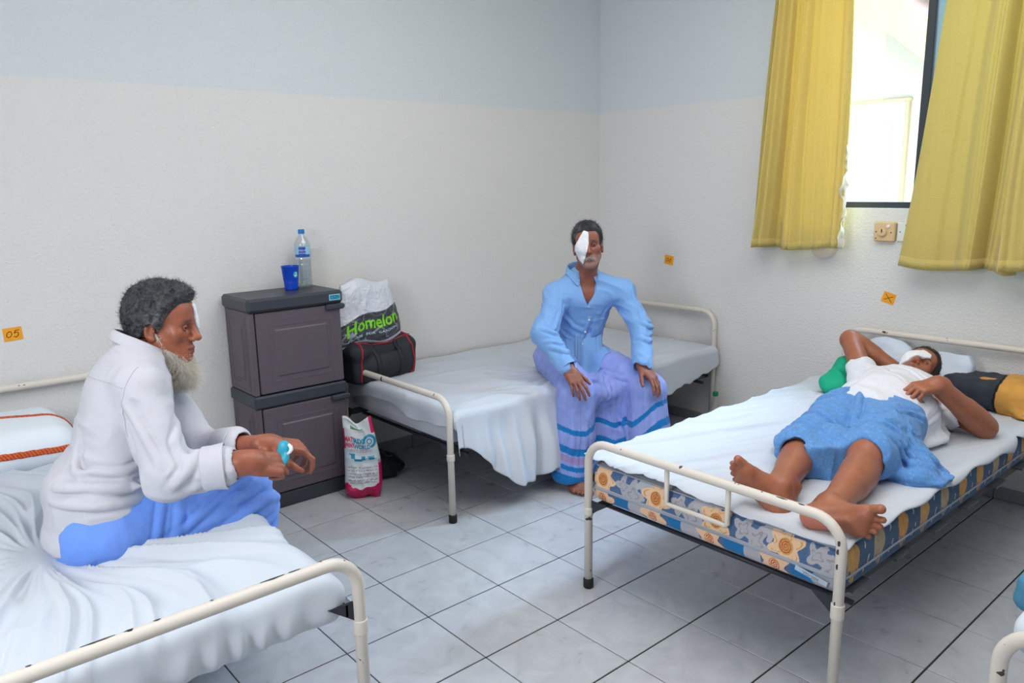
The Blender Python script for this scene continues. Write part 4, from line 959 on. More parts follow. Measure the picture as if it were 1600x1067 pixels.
for yb, hw in ((None, .0125), (3.37, .012)):
    pr_ = [Pr(lambda p, g=pls: np.abs(ev(g, p)-.001)-.003, (-.1, 3.1, .5), (.6, 3.6, .72)), Pr(lambda p, yb=yb, hw=hw: np.maximum(np.abs(p[..., 1]-yb-.02*np.sin(p[..., 0]*9))-hw, .60-p[..., 2]) if yb else np.maximum(np.abs(p[..., 2]-.612-.012*np.sin(p[..., 0]*8))-hw, p[..., 1]-3.3), (-.1, 3.1, .5), (.6, 3.6, .72), 'i', .002)]
    v, f = sdf(pr_, .004); o = obj('embroidered_band', v, f, mat('embroidery', attr=True, rough=.8), pl, None, True, bandcol(v)); o['label'] = 'red and orange embroidered band'
# ------------------------------------------------------------------ people
F3 = lambda *a: np.array(a, np.float32)
def pix(px, py, d):
    """point at view depth d through a photo pixel (used only to lay out skeletons)"""
    v = FW+R2*((px-800)/1204.62)-U2*((py-533.5)/1204.62); return V(*(camo.matrix_world.translation+v*d))
def head_local(lids=(1, 1), brow=.013, ch=1.0):
    P = [ell((0, -.016, .045), (.075, .095, .086), k=.02), ell((0, .026, -.028), (.060*ch, .064, .085), k=.03),
         ell((0, .055, .045), (.060, .040, .055), k=.03)]
    for s in (-1, 1):
        P += [seg((s*.050*ch, -.005, -.058), (s*.020, .062, -.102), .018, .018, k=.03), ell((s*.043, .061, -.022), (.024, .018, .019), k=.03)]
    P += [seg((-.012, .073, -.108), (.012, .073, -.108), .020, k=.02), ell((0, .070, -.072), (.034, .026, .026), k=.02)]
    for s in (-1, 1): P.append(seg((s*.012, .084, .020), (s*.048, .072, .020), brow*.8, brow*.6, k=.014))
    for s in (-1, 1): P.append(ell((s*.032, .098, -.003), (.020, .021, .014), k=.012, op='s'))
    for s in (-1, 1): P.append(ell((s*.032, .071, -.001), .0120, k=.004))
    P += [seg((0, .086, .016), (0, .108, -.030), .0075, .0125, k=.012), ell((0, .112, -.036), (.0135, .014, .0115), k=.007)]
    for s in (-1, 1): P += [ell((s*.0135, .100, -.040), (.0085, .011, .0085), k=.005), ell((s*.0062, .107, -.0490), (.0038, .006, .004), k=.003, op='s')]
    for s in (-1, 1): P += [seg((s*.025, .084, -.074), (0, .097, -.070), .0045, .0058, k=.006), seg((s*.024, .083, -.080), (0, .0945, -.083), .005, .0072, k=.006)]
    for s in (-1, 1): P += [seg((s*.026, .089, -.0765), (0, .1035, -.0765), .0015, k=.003, op='s'), seg((s*.020, .102, -.038), (s*.036, .086, -.075), .0022, k=.008, op='s')]
    for s in (-1, 1):
        R = frame((-s*.35, -.93, 0), (0, -.18, 1)); c = V(s*.077, -.016, -.012)
        P += [ell(c, (.008, .017, .032), np.stack([nrm((1, s*.0-.0, 0))*1.0, V(0, 1, 0), V(0, 0, 1)], 1) if 0 else frame((s*.35, -.93, 0), (0, -.15, 1)), k=.008),
              ell(c+V(s*.007, .004, .002), (.006, .010, .018), frame((s*.35, -.93, 0), (0, -.15, 1)), k=.006, op='s'), ell(c+V(s*.001, .010, -.026), (.006, .009, .010), k=.006), ell(c+V(s*.002, .014, .0), (.004, .005, .007), k=.005)]
    return P
def poly2(pts):
    pts = np.array(pts, float); a = 0
    for i in range(len(pts)): x, y = pts[i], pts[(i+1) % len(pts)]; a += x[0]*y[1]-y[0]*x[1]
    if a < 0: pts = pts[::-1]
    def g(x, z):
        d = None
        for i in range(len(pts)):
            p, q = pts[i], pts[(i+1) % len(pts)]; t = (q-p)/np.linalg.norm(q-p); e = t[1]*(x-p[0])-t[0]*(z-p[1]); d = e if d is None else np.maximum(d, e)
        return d
    return g
def hand_local(side, curl, spread=.06, thumb=(.75, .62, -.25), tcurl=.35, open_=1.0):
    """origin wrist, y to the fingers, z back of hand, x subject-right when palm down; side +1 right hand (thumb at -x)"""
    m = -side; P = [rbox((0, .050, .0), (.037, .046, .0125), .012, k=.012), seg((0, -.03, 0), (0, .02, 0), .024, .023, k=.02), ell((m*.022, .030, -.010), (.018, .032, .014), k=.012), ell((-m*.022, .040, -.008), (.014, .036, .012), k=.012)]
    bx = (.028, .0095, -.0095, -.027); by = (.092, .097, .093, .083); LL = ((.040, .024, .020), (.045, .027, .021), (.041, .025, .020), (.032, .019, .018))
    for i in range(4):
        p = V(m*bx[i], by[i], .001); a = 0; sp = m*(1.5-i)*spread; r0 = (.0088, .0090, .0086, .0076)[i]
        P.append(seg(V(m*bx[i]*.75, by[i]*.55, .003), p, .0085, r0+.0006, k=.008)); c = curl[i] if hasattr(curl[i], '__len__') else (curl[i], curl[i]*1.1, curl[i]*.7)
        for j in range(3):
            a += c[j]; d = V(math.sin(sp)*math.cos(a), math.cos(sp)*math.cos(a), -math.sin(a)); q = p+d*LL[i][j]; rr = r0*(1, .93, .86, .74)[j], r0*(1, .93, .86, .74)[j+1]
            P.append(seg(p, q, *rr, k=.0035)); p = q
    t = nrm((m*thumb[0], thumb[1], thumb[2])); p = V(m*.022, .018, -.004); ax = nrm(np.cross(t, V(0, 1, -.4)))
    def rot(v, ang): return v*math.cos(ang)+np.cross(ax, v)*math.sin(ang)+ax*(ax@v)*(1-math.cos(ang))
    for j, (L, r) in enumerate(((.042, .0125), (.032, .0105), (.026, .0095))):
        q = p+t*L; P.append(seg(p, q, r, (.0108, .0098, .0078)[j], k=.006)); p = q; t = rot(t, tcurl)
    return P
def foot_local(side, tw=.0, toe=0.0):
    """origin ankle joint, y to toes, z dorsal, x subject-right; side +1 right foot (big toe at -x)"""
    m = -side; P = [ell((0, -.040, -.052), (.030, .034, .032), k=.02), seg((0, -.01, .03), (0, -.005, -.02), .028, .031, k=.03), seg((0, -.03, -.058), (m*.016, .115, -.064), .027, .024, k=.03), seg((0, -.03, -.060), (-m*.022, .100, -.068), .025, .019, k=.03),
         seg((0, .0, -.010), (m*.010, .090, -.046), .033, .024, k=.03), ell((m*.030, .118, -.064), (.019, .026, .017), k=.015), ell((m*.036, -.0, .0), (.012, .014, .014), k=.02), ell((-m*.034, -.006, -.006), (.012, .014, .014), k=.02), ell((-m*.030, .085, -.070), (.014, .026, .014), k=.015),
         ell((m*.034, .04, -.082), (.014, .038, .010), k=.02, op='s'), seg((0, -.055, -.03), (0, -.05, .06), .013, .012, k=.03)]
    X = (.034, .010, -.007, -.022, -.036); Y = (.132, .137, .130, .119, .104); L = (.042, .036, .032, .028, .024); R = (.0135, .0095, .0090, .0085, .0080)
    for i in range(5):
        sp = m*((1.2-i)*tw+(.10 if i == 0 else 0)); p = V(m*X[i], Y[i]-.016, -.066); q = p+V(math.sin(sp), math.cos(sp), toe)*L[i]*.55; e = q+V(math.sin(sp), math.cos(sp), toe-.35)*L[i]*.55
        P += [seg(p, q, R[i], R[i]*.92, k=.006), seg(q, e, R[i]*.95, R[i]*1.02, k=.003)]
    return P
def limb(a, b, r, bulge=None, k=.03):
    P = [seg(a, b, r[0], r[1], k=k)]
    if bulge:
        for t, off, rr, L in bulge:
            a_, b_ = V(*a), V(*b); c = a_+(b_-a_)*t+V(*off); d = nrm(b_-a_); P.append(seg(c-d*L/2, c+d*L/2, rr, rr*.85, k=.03))
    return P
def torso(pel, neck, R, L, fwd, g=0.0, w=1.0, dp=1.0, belly=.0):
    """trunk along pelvis->neck; R, L shoulder joints; g inflation"""
    up = nrm(V(*neck)-V(*pel)); fr = frame(fwd, up) if abs(nrm(fwd)@up) < .98 else frame((0, 0, 1), up); M = np.stack([np.cross(nrm(np.cross(up, fr[:, 0])), up), nrm(np.cross(up, fr[:, 0])), up], 1)
    T = lambda t, y=0: V(*pel)*(1-t)+V(*neck)*t+M[:, 1]*y
    P = [ell(T(-.02), (.160*w+g, .118*dp+g, .115+g), M, k=.035), ell(T(.24, .012), (.150*w+g, (.108+belly)*dp+g, .15+g), M, k=.035), ell(T(.50, .010), (.155*w+g, .105*dp+g, .17+g), M, k=.035), ell(T(.72, .006), (.165*w+g, .108*dp+g, .15+g), M, k=.035),
         seg(R, L, .054+g, k=.035), seg(T(.84), T(1.0), .085+g, .052+g, k=.035)]
    for S in (R, L): P.append(seg(S, V(*neck)*.80+V(*S)*.20+up*.022, .050+g, .044+g, k=.03))
    return P, M
M_skin = mat('skin', attr=True, rough=.42, spec=.5, sss=.12, bump=[(420, .10, 3), (90, .10, 3)])
M_eye = mat('eyeball', attr=True, rough=.15, spec=.6)
M_gauze = mat('white_gauze', srgb(228, 230, 234), .85, bump=[(700, .3, 2), (60, .3, 2)])
def skincol(base, heads=None, tint=None, stub=0, palms=None):
    base = V(*srgb(*base))
    def g(v):
        n = fbm(v*28, 3)[:, None]*.28+vn(v*150, 5)[:, None]*.10; c = base*(.80+n)
        if heads:
            o, R, s = heads; q = ((v-o)@R)/s; x, y, z = q.T; near = (np.abs(x) < .1) & (np.abs(y) < .14) & (np.abs(z) < .15)
            def mix(w, col): nonlocal c; w = (w*near)[:, None]; c = c*(1-w)+V(*col)*w
            lip = np.exp(-((x/.024)**4+((z+.0775+.06*x*x/.024)/.0085)**2))*(y > .075); mix(lip*.65, srgb(128, 66, 62))
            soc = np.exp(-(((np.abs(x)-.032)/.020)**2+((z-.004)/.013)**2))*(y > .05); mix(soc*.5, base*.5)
            mix(np.exp(-((z+.0768)/.0016)**2)*(np.abs(x) < .026)*(y > .08)*.8, base*.25)
            mix(np.exp(-((x/.02)**2+((z+.035)/.018)**2))*(y > .09)*.3, base*V(1.35, 1.15, 1.1))
            brow = np.exp(-(((np.abs(x)-.032)/.021)**4+((z-.0235+.10*(np.abs(x)-.03)**1)/.0052)**2))*(y > .05); mix(brow*.75*(.5+vn(v*600, 2)), srgb(50, 44, 42))
            if stub:
                m = sstep(-.035, -.075, z)*sstep(.0, .04, y)*(1-np.exp(-((x/.026)**4+((z+.078)/.010)**2))); k = vn(v*260, 8); mix(m*stub*(.35+.5*k), srgb(168, 160, 156))
        if palms is not None:
            for pc, pn_, pr_, colr in palms:
                q = v-V(*pc); w = sstep(-.2, .5, (q@nrm(pn_))/pr_)*(np.linalg.norm(q, axis=1) < pr_*2.4); c = c*(1-w[:, None]*.75)+V(*srgb(*colr))*w[:, None]*.75
        return c
    return g
def eyes(par, o, R, s, look=(0, 0), which=(-1, 1)):
    for sd in which:
        c = V(*o)+R@V(sd*.032, .0735, -.0008)*s; mb = MB(); mb.lathe((0, 0, 0), [(.0132*math.sin(t), -.0132*math.cos(t)) for t in np.linspace(0, math.pi, 17)], 20)
        d = nrm(R@V(math.sin(look[0]), math.cos(look[0]), look[1])); Q = frame(np.cross(d, R[:, 0]), d); v = np.concatenate(mb.v)*s*.98@Q.T+c
        a = ((v-c)@d)/(.0132*s*.98); colr = np.where((a > .965)[:, None], V(*srgb(8, 6, 6)), np.where((a > .83)[:, None], V(*srgb(40, 24, 18)), V(*srgb(150, 136, 126)))); obj('eye', v, mb.f, M_eye, par, None, True, colr)
def eyelids(par, o, R, s, skin, which=(-1, 1), up=13, low=15):
    """upper and lower lid as patches over the eyeball, almond opening"""
    m = mat('eyelid_skin', srgb(*skin), .45, spec=.45)
    for sd in which:
        c = V(*o)+R@V(sd*.032, .0735, -.0008)*s
        for sg, op in ((1, up), (-1, low)):
            az = np.linspace(-1, 1, 15); el = np.linspace(0, 1, 8); A, E = np.meshgrid(az, el, indexing='ij'); lo = op*np.cos(A*math.pi/2)**.7
            e = np.radians(sg*(lo+(86-lo)*E)); a = np.radians(A*82); r = .0141*(1+.05*(1-E)**6)
            q = np.stack([r*np.cos(e)*np.sin(a), r*np.cos(e)*np.cos(a), r*np.sin(e)], -1).reshape(-1, 3)*s
            i = np.arange(120).reshape(15, 8); f = np.stack([i[:-1, :-1], i[1:, :-1], i[1:, 1:], i[:-1, 1:]], -1).reshape(-1, 4)
            solid(obj('eyelid', q@R.T+c, f, m, par), .0012, -1)
def bandage(par, o, R, s, hp, pts, th=.0042):
    g = poly2(pts); pad = [ell((sd*.030, .082, -.004), (.030, .016, .030), k=.02) for sd in (-1, 1)]
    o3, R3 = V(*o).astype(np.float32), R.astype(np.float32); base = [p for p in hp if p.op == 'u']
    def f(p):
        q = ((p-o3)@R3)/s; h = ev(base+pad, q); return np.maximum(np.maximum(np.abs(h-.002)-th, g(q[..., 0]+.003*(vn(q*120, 3)-.5), q[..., 2])), .01-q[..., 1])*s
    c = V(*o)+R@V(0, .06, 0)*s
    return blob('eye_bandage', [Pr(f, c-.12*s, c+.12*s)], .0028, M_gauze, par)
def vnormals(v, f):
    n = np.zeros_like(v); a = np.cross(v[f[:, 2]]-v[f[:, 0]], v[f[:, 3]]-v[f[:, 1]])
    for i in range(4): np.add.at(n, f[:, i], a)
    return n/np.maximum(np.linalg.norm(n, axis=1, keepdims=True), 1e-9)
def strands(name, roots, dirs, L, r, m, par, bend=(0, 0, 0), jit=.4, curl=0.0, nseg=3, seed=1, colf=None):
    rs = np.random.RandomState(seed); n = len(roots); d = dirs+rs.normal(0, jit, (n, 3)); d /= np.linalg.norm(d, axis=1, keepdims=True); Ls = L*(.6+.7*rs.rand(n)); p = roots.copy(); rings = []
    side = np.cross(d, rs.normal(0, 1, (n, 3))); side /= np.linalg.norm(side, axis=1, keepdims=True); ax = rs.normal(0, 1, (n, 3)); ax /= np.linalg.norm(ax, axis=1, keepdims=True)
    for k in range(nseg+1):
        rr = r*(1-.75*k/nseg); w = np.cross(d, side)
        for j in range(3): a = j*2.0944; rings.append(p+rr*(math.cos(a)*side+math.sin(a)*w))
        p = p+d*(Ls/nseg)[:, None]; d = d+V(*bend)/nseg+curl*np.cross(ax, d); d /= np.linalg.norm(d, axis=1, keepdims=True)
    v = np.stack(rings, 1).reshape(-1, 3); q = (nseg+1)*3; f = []
    for k in range(nseg):
        for j in range(3): f.append((k*3+j, k*3+(j+1) % 3, (k+1)*3+(j+1) % 3, (k+1)*3+j))
    F = (np.array(f)[None]+(np.arange(n)*q)[:, None, None]).reshape(-1, 4)
    col = np.repeat(colf(rs.rand(n)), q, axis=0) if colf else None
    return obj(name, v, F, m, par, None, True, col)
M_hair = mat('greying_hair', attr=True, rough=.55, spec=.3)
def hair(par, o, R, s, prof, th, lump, lsc, colA, colB, nst, L, seed, curl=.6, extra=None, grey=.25, side_z=0.0):
    """skull cap with a hairline; prof = (y list, zmin list)"""
    o3, R3 = V(*o).astype(np.float32), R.astype(np.float32)
    sk = [ell((0, -.016, .045), (.075, .095, .086)), ell((0, .030, .052), (.064, .068, .070), k=.03), ell((0, -.045, -.01), (.060, .055, .07), k=.03)]
    def f(p):
        q = ((p-o3)@R3)/s; x, y, z = q[..., 0], q[..., 1], q[..., 2]; zm = np.interp(y, *prof)-side_z*np.clip(np.abs(x)-.04, 0, 1); e = (zm-z+.004*(vn(q*90, 4)-.5))
        t = th*np.clip(-e/.028, .12, 1.0); h = ev(sk, q)-t-lump*(ridge(q*lsc, seed)-.5)*np.clip(-e/.02, 0, 1)-lump*.5*(vn(q*lsc*2.3, seed+1)-.5)
        ear = np.sqrt(((np.abs(x)-.078)/1.2)**2+((y+.012)/1)**2+((z+.012)/1.6)**2)-.018
        d = np.maximum(np.maximum(h, e*.8), -ear)
        return d*s
    c = V(*o)+R@V(0, -.01, .03)*s
    v, fc = sdf([Pr(f, c-.16*s, c+.16*s)], .0032, .012); A, B = V(*srgb(*colA)), V(*srgb(*colB)); q = ((v-V(*o))@R)/s
    k = .5*vn(v*330, 6)+.5*vn(v*70, 9); gm = np.clip(grey+.55*sstep(.05, -.04, q[:, 2])*(q[:, 1] > -.03)+(extra(q) if extra else 0), 0, 1); w = (gm*sstep(.75, .25, k))[:, None]*.8
    ho = obj('hair', v, fc, M_hair, par, None, True, A*(1-w)+B*w)
    n = vnormals(v, fc); out = ev(sk, q.astype(np.float32)); rs = np.random.RandomState(seed); idx = rs.choice(np.where(out > th*.35)[0], nst); fl = n[idx]+R@V(0, .2, .2)
    strands('hair_strands', v[idx]-n[idx]*.002, fl, L, .00038, M_hair, ho, jit=.7, curl=curl, nseg=3, seed=seed, colf=lambda t: np.where((t < grey+.15)[:, None], B*.62, A)); return ho
def cloth(name, prs, res, m, par, noise, colf=None, amp=.03, lines=None, fa=.010, fw=.011):
    lo, hi = np.min([p.lo for p in prs if p.op == 'u'], 0)-.1, np.max([p.hi for p in prs if p.op == 'u'], 0)+.1
    P = list(prs)+([folds(lines, prs, fa, fw)] if lines else [])+[field(noise, lo, hi, 'f')]; return P, blob(name, P, res, m, par, None, colf, amp, relax=1)
def project_on(prs, k, it=14, lift=0.0):
    for _ in range(it):
        e = .002; d = ev(prs, k.astype(np.float32)); g = np.stack([ev(prs, (k+np.eye(3)[i]*e).astype(np.float32))-d for i in range(3)], 1)
        g /= np.maximum(np.linalg.norm(g, axis=1, keepdims=True), 1e-6); k = k-g*np.clip(d-lift, -.03, .03)[:, None]
    return k
def folds(lines, prs, amp=.008, w=.011, seed=0):
    """creases running along polylines laid on the cloth: a raised roll with a shallow valley at its side"""
    rs = np.random.RandomState(seed+1); out = []
    for ln in lines:
        ln = [np.asarray(q, float) for q in ln]; k = []
        for a, b in zip(ln[:-1], ln[1:]): k += [a+(b-a)*t for t in (0, .33, .67)]
        k = project_on(prs, np.array(k+[ln[-1]])); out.append((k.astype(np.float32), amp*rs.uniform(.7, 1.2), w*rs.uniform(.8, 1.25)))
    def f(p, d):
        for k, A, ww in out:
            m = ((p > k.min(0)-3.2*ww) & (p < k.max(0)+3.2*ww)).all(-1)
            if not m.any(): continue
            q = p[m]; best = np.full(len(q), 9, np.float32); tt = np.zeros(len(q), np.float32); n = len(k)-1
            for i in range(n):
                ab = k[i+1]-k[i]; t = np.clip(((q-k[i])@ab)/max(ab@ab, 1e-9), 0, 1); e = q-k[i]-t[:, None]*ab; dd = np.sqrt((e*e).sum(-1)); z = dd < best; best = np.where(z, dd, best); tt = np.where(z, (i+t)/n, tt)
            tap = np.clip(np.sin(np.pi*np.clip(tt*.94+.03, 0, 1)), 0, 1)**.6
            d[m] = d[m]-A*tap*(np.exp(-(best/ww)**2)-.45*np.exp(-((best-1.9*ww)/(.7*ww))**2))
        return d
    return field(f, (-9, -9, -9), (9, 9, 9), 'f')
def crease(lines, r=.010, k=.022, op='u'):
    P = []
    for pts in lines:
        n = len(pts)
        for i in range(n-1): P.append(seg(pts[i], pts[i+1], r*(1 if 0 < i else .5), r*(1 if i < n-2 else .4), k=k, op=op))
    return P
def collar(par, m, N, up, fwd, r, h, spread, pts_len=.065, band=.014, over=None):
    """shirt collar: stand ring open at the front and two pointed leaves"""
    M = np.stack([np.cross(nrm(fwd-up*(fwd@up)), up), nrm(fwd-up*(fwd@up)), up], 1); P = []; n = 26; a0 = math.radians(spread)
    rows = []
    for i in range(n+1):
        t = a0+(2*math.pi-2*a0)*i/n; d = M[:, 0]*math.sin(t)+M[:, 1]*math.cos(t); fr = abs(math.cos(t/2)) if 0 else max(0, math.cos(t)); bk = max(0, -math.cos(t))
        c = V(*N)+d*r[0]*abs(math.sin(t))+d*r[1]*abs(math.cos(t))*0+M[:, 0]*0; c = V(*N)+M[:, 0]*math.sin(t)*r[0]+M[:, 1]*math.cos(t)*r[1]
        top = c+up*(h+.012*bk-.020*fr)-d*.002; fold = c+up*(h+.010*bk-.020*fr+.002)+d*.004
        drop = .030+.012*(1-bk)+pts_len*.55*fr**3; tipd = M[:, 0]*np.sign(math.sin(t))*.020*fr**2
        out = fold-up*drop+d*(.009+.008*fr)+tipd+M[:, 1]*.010*fr
        rows.append([c-up*.02-d*.004, top, fold, (fold+out)/2+d*.002, out])
    v = np.array(rows).reshape(-1, 3)
    if over:
        leaf = np.tile([False, False, False, True, True], n+1)
        for _ in range(12):
            e = .002; d = ev(over, v.astype(np.float32)); g = np.stack([ev(over, (v+np.eye(3)[q]*e).astype(np.float32))-d for q in range(3)], 1); g /= np.maximum(np.linalg.norm(g, axis=1, keepdims=True), 1e-6)
            v = v+g*(np.clip(.006-d, 0, .02)*leaf)[:, None]
    i = np.arange((n+1)*5).reshape(n+1, 5); f = np.stack([i[:-1, :-1], i[1:, :-1], i[1:, 1:], i[:-1, 1:]], -1).reshape(-1, 4)
    o = obj('collar', v, f, m, par); s_ = solid(o, .0028); b = o.modifiers.new('smooth', 'SUBSURF'); b.levels = 1; b.render_levels = 1; return o
def cuff(par, m, e, w, r, t0, t1):
    """band round the forearm from elbow e to wrist w, t0..t1 along it"""
    e, w = V(*e), V(*w); L = np.linalg.norm(w-e); d = (w-e)/L; c = e+d*L*t0; h = L*(t1-t0)
    pr_ = [(r*.93, 0), (r*.98, .004), (r*.99, h*.5), (r*1.03, h-.003), (r*1.025, h), (r*.97, h), (r*.94, h*.5), (r*.88, .006)]
    o = MB().lathe(c, pr_, 36, d).build('cuff', m, par, smooth=True); v = o.data.vertices
    for q in v:
        p = V(*q.co); k = .0035*(vn((p*22)[None], 3)[0]-.5)*2; x = p+BASE[o.name]-c; x = x-d*(x@d); q.co = Vector(p+nrm(x)*k)
    return o
def buttons(par, pts, nrmv, m, r=.0055):
    for p in pts: MB().lathe(V(*p), [(r, 0), (r, .0015), (r*.7, .0022), (0, .0018)], 12, nrmv).build('button', m, par, auto=40)
M_button = mat('pearl_button', srgb(225, 225, 220), .3)
# ============================ man in light blue shirt on the far bed
Fd = nrm((-.45, -.89, 0)); Lt = nrm((.89, -.45, 0))
pel, nck = V(2.925, 2.915, .625), V(2.875, 2.775, 1.035); shR, shL = V(2.730, 2.822, .958), V(3.042, 2.648, .962)
elR, elL = pix(851, 522, 3.86), pix(1001, 514, 3.98); wrR, wrL = pix(889, 576, 3.765), pix(1003, 571, 3.855)
knR, knL = V(2.655, 2.60, .490), V(2.985, 2.415, .485); anR, anL = V(2.655, 2.645, .088), V(2.985, 2.47, .088)
hpR, hpL = pel-Lt*.09+V(0, 0, -.015), pel+Lt*.09+V(0, 0, -.015)
hs2 = .905; hf2 = nrm((-.71, -.69, .10)); HR2 = frame(hf2, V(0, 0, 1)+.10*(-Lt)); ho2 = pix(918.5, 384, 3.90)
hl2 = head_local((.5, .5), .013, .98)
tp2, TM2 = torso(pel, nck, shR, shL, Fd, g=-.004, w=.92, dp=.94)
body = list(tp2)
body += [seg(nck+V(0, .01, -.03), ho2+HR2@V(0, -.03, -.07), .058, .054, k=.03)]
body += chain([shR, elR, wrR], [.050, .036, .026], .03)+chain([shL, elL, wrL], [.050, .036, .026], .03)
hdR = frame(nrm((-.22, -.80, -.62)), (-.35, -.2, .9)); hdL = frame(nrm((.02, -.82, -.62)), (.1, -.2, .9))
body += xf(hand_local(1, (.28, .30, .32, .36), .10, (.55, .8, -.3), .1), wrR, hdR, .98)+xf(hand_local(-1, (.28, .28, .30, .34), .10, (.55, .8, -.3), .1), wrL, hdL, .98)
body += chain([hpR, knR, anR], [.082, .056, .036], .04)+chain([hpL, knL, anL], [.082, .056, .036], .04)
ftR, ftL = frame((-.35, -.94, -.0), (0, 0, 1)), frame((-.1, -1, 0), (0, 0, 1))
body += xf(foot_local(1), anR, ftR, .98)+xf(foot_local(-1), anL, ftL, .98)
body += xf(hl2, ho2, HR2, hs2)
man2 = blob('person', body, .0038, M_skin, None, V(2.75, 2.65, 0), skincol((138, 83, 66), (ho2, HR2, hs2), stub=.45))
tag(man2, 'person with moustache in light blue shirt and striped lavender sarong, hands on knees', 'person')
eyes(man2, ho2, HR2, hs2, (0, -.05), (-1,)); eyelids(man2, ho2, HR2, hs2, (122, 72, 58), (-1,), 12, 14)
bandage(man2, ho2, HR2, hs2, hl2, [(.016, .085), (-.008, .072), (-.004, .008), (.022, -.07), (.036, -.10), (.055, -.075), (.080, -.005)])
hair(man2, ho2, HR2, hs2, ([-.12, -.06, -.02, .015, .04, .062, .075, .11], [-.06, -.055, -.035, -.010, .024, .058, .074, .084]), .010, .006, V(60, 40, 40), (34, 32, 34), (136, 136, 140), 1100, .016, 4, .3, lambda q: .35*(q[:, 0] > .03)*(q[:, 2] > .04), .12)
# moustache
rs = np.random.RandomState(5); nM = 420; xs = rs.uniform(-.028, .028, nM); rt = ho2+(np.stack([xs, .101-.55*np.abs(xs)**1.15+0*xs, -.062-.006*rs.rand(nM)-.25*np.abs(xs)], 1)*hs2)@HR2.T
strands('moustache', rt, (HR2@np.stack([np.sign(xs)*.35, .5+0*xs, -.8+0*xs])).T, .013, .0006, M_hair, man2, jit=.35, nseg=2, seed=3, colf=lambda t: np.where((t < .7)[:, None], V(*srgb(196, 192, 188)), V(*srgb(110, 104, 100))))
# shirt
M_shirt2 = mat('light_blue_shirting', srgb(128, 172, 226), .8, spec=.2, sheen=.15, bump=[(800, .12, 2), (26, .45, 4)], translucent=(.06, None))
ts, _ = torso(pel+V(0, 0, .0), nck, shR, shL, Fd, g=.009, w=.95)
st = list(ts)+chain([shR, elR+V(-.006, 0, .0), wrR+(elR-wrR)*.16], [.058, .060, .046], .04)+chain([shL, elL+V(.004, 0, 0), wrL+(elL-wrL)*.14], [.058, .058, .047], .04)
st += chain([wrR+(elR-wrR)*.30, wrR+(elR-wrR)*.08], [.040, .043], .006)+chain([wrL+(elL-wrL)*.32, wrL+(elL-wrL)*.02], [.043, .048], .006)
st += [ell(pel+V(0, 0, -.03)+Fd*.03, (.155, .115, .09), TM2, k=.04)]
frt = lambda x, y, z: pel*(1-z)+nck*z+TM2[:, 0]*x+TM2[:, 1]*y
stF = [[frt(.13, .10, .70), frt(.06, .13, .52), frt(-.02, .135, .45)], [frt(.15, .09, .48), frt(.08, .13, .36), frt(0, .14, .30)], [frt(-.15, .08, .50), frt(-.09, .12, .40), frt(-.03, .14, .38)], [frt(.14, .10, .28), frt(.05, .14, .20), frt(-.05, .14, .22)], [frt(-.14, .09, .26), frt(-.08, .13, .16), frt(.0, .15, .10)], [frt(.12, .07, .86), frt(.12, .10, .70), frt(.10, .12, .56)], [frt(-.13, .07, .84), frt(-.12, .10, .70), frt(-.12, .11, .52)]]
st.append(Pr(lambda p: np.maximum(np.maximum(np.abs((p-F3(*nck))@F3(*TM2[:, 0])+.004)-(((p-F3(*nck))@F3(*TM2[:, 2]))+.105)*.38, -((p-F3(*nck))@F3(*TM2[:, 2])+.105)), .035-((p-F3(*nck))@F3(*TM2[:, 1]))), nck-.25, nck+.25, 's', .004))
st += [seg(wrR+(elR-wrR)*.06, wrR-(elR-wrR)*.1, .034, k=.004, op='s'), seg(wrL, wrL-(elL-wrL)*.2, .039, k=.004, op='s')]
def fold2(p, d): 
    q = (p-F3(*pel))@TM2.astype(np.float32); w = vn(p*7, 3)[..., None]*.8
    return d-.010*(ridge(q*F3(7, 6, 11)+w, 5)**2-.4)-.006*(ridge(q*F3(17, 14, 24)+w, 6)**2-.4)
P2, sh2 = cloth('shirt', st, .004, M_shirt2, man2, fold2, lines=stF+[[shR+V(-.02, -.05, .03), shR*.6+elR*.4+V(0, -.05, 0), elR+V(.03, -.05, .03)], [elR+V(-.05, -.03, .04), elR+V(0, -.06, .01), elR+V(.04, -.04, -.02)], [elR*.7+wrR*.3+V(-.05, 0, .02), elR*.65+wrR*.35+V(.0, -.05, .02), elR*.6+wrR*.4+V(.05, -.0, 0)], [elR*.5+wrR*.5+V(-.05, 0, .03), elR*.4+wrR*.6+V(.0, -.05, .02), elR*.4+wrR*.6+V(.05, 0, 0)], [elL+V(-.04, -.04, .05), elL+V(0, -.06, .02), elL+V(.05, -.02, .0)], [elL*.7+wrL*.3+V(-.05, -.02, .02), elL*.6+wrL*.4+V(.0, -.05, .02), elL*.55+wrL*.45+V(.05, 0, .02)], [shL+V(.0, -.05, .02), shL*.6+elL*.4+V(0, -.05, 0), elL+V(-.03, -.04, .04)]], fa=0.0155, fw=0.0085)
collar(man2, M_shirt2, nck+V(0, .012, .028)+Fd*.004, nrm(nck-pel+V(0, .12, 0)), Fd, (.066, .066), .044, 26, .10, over=P2)
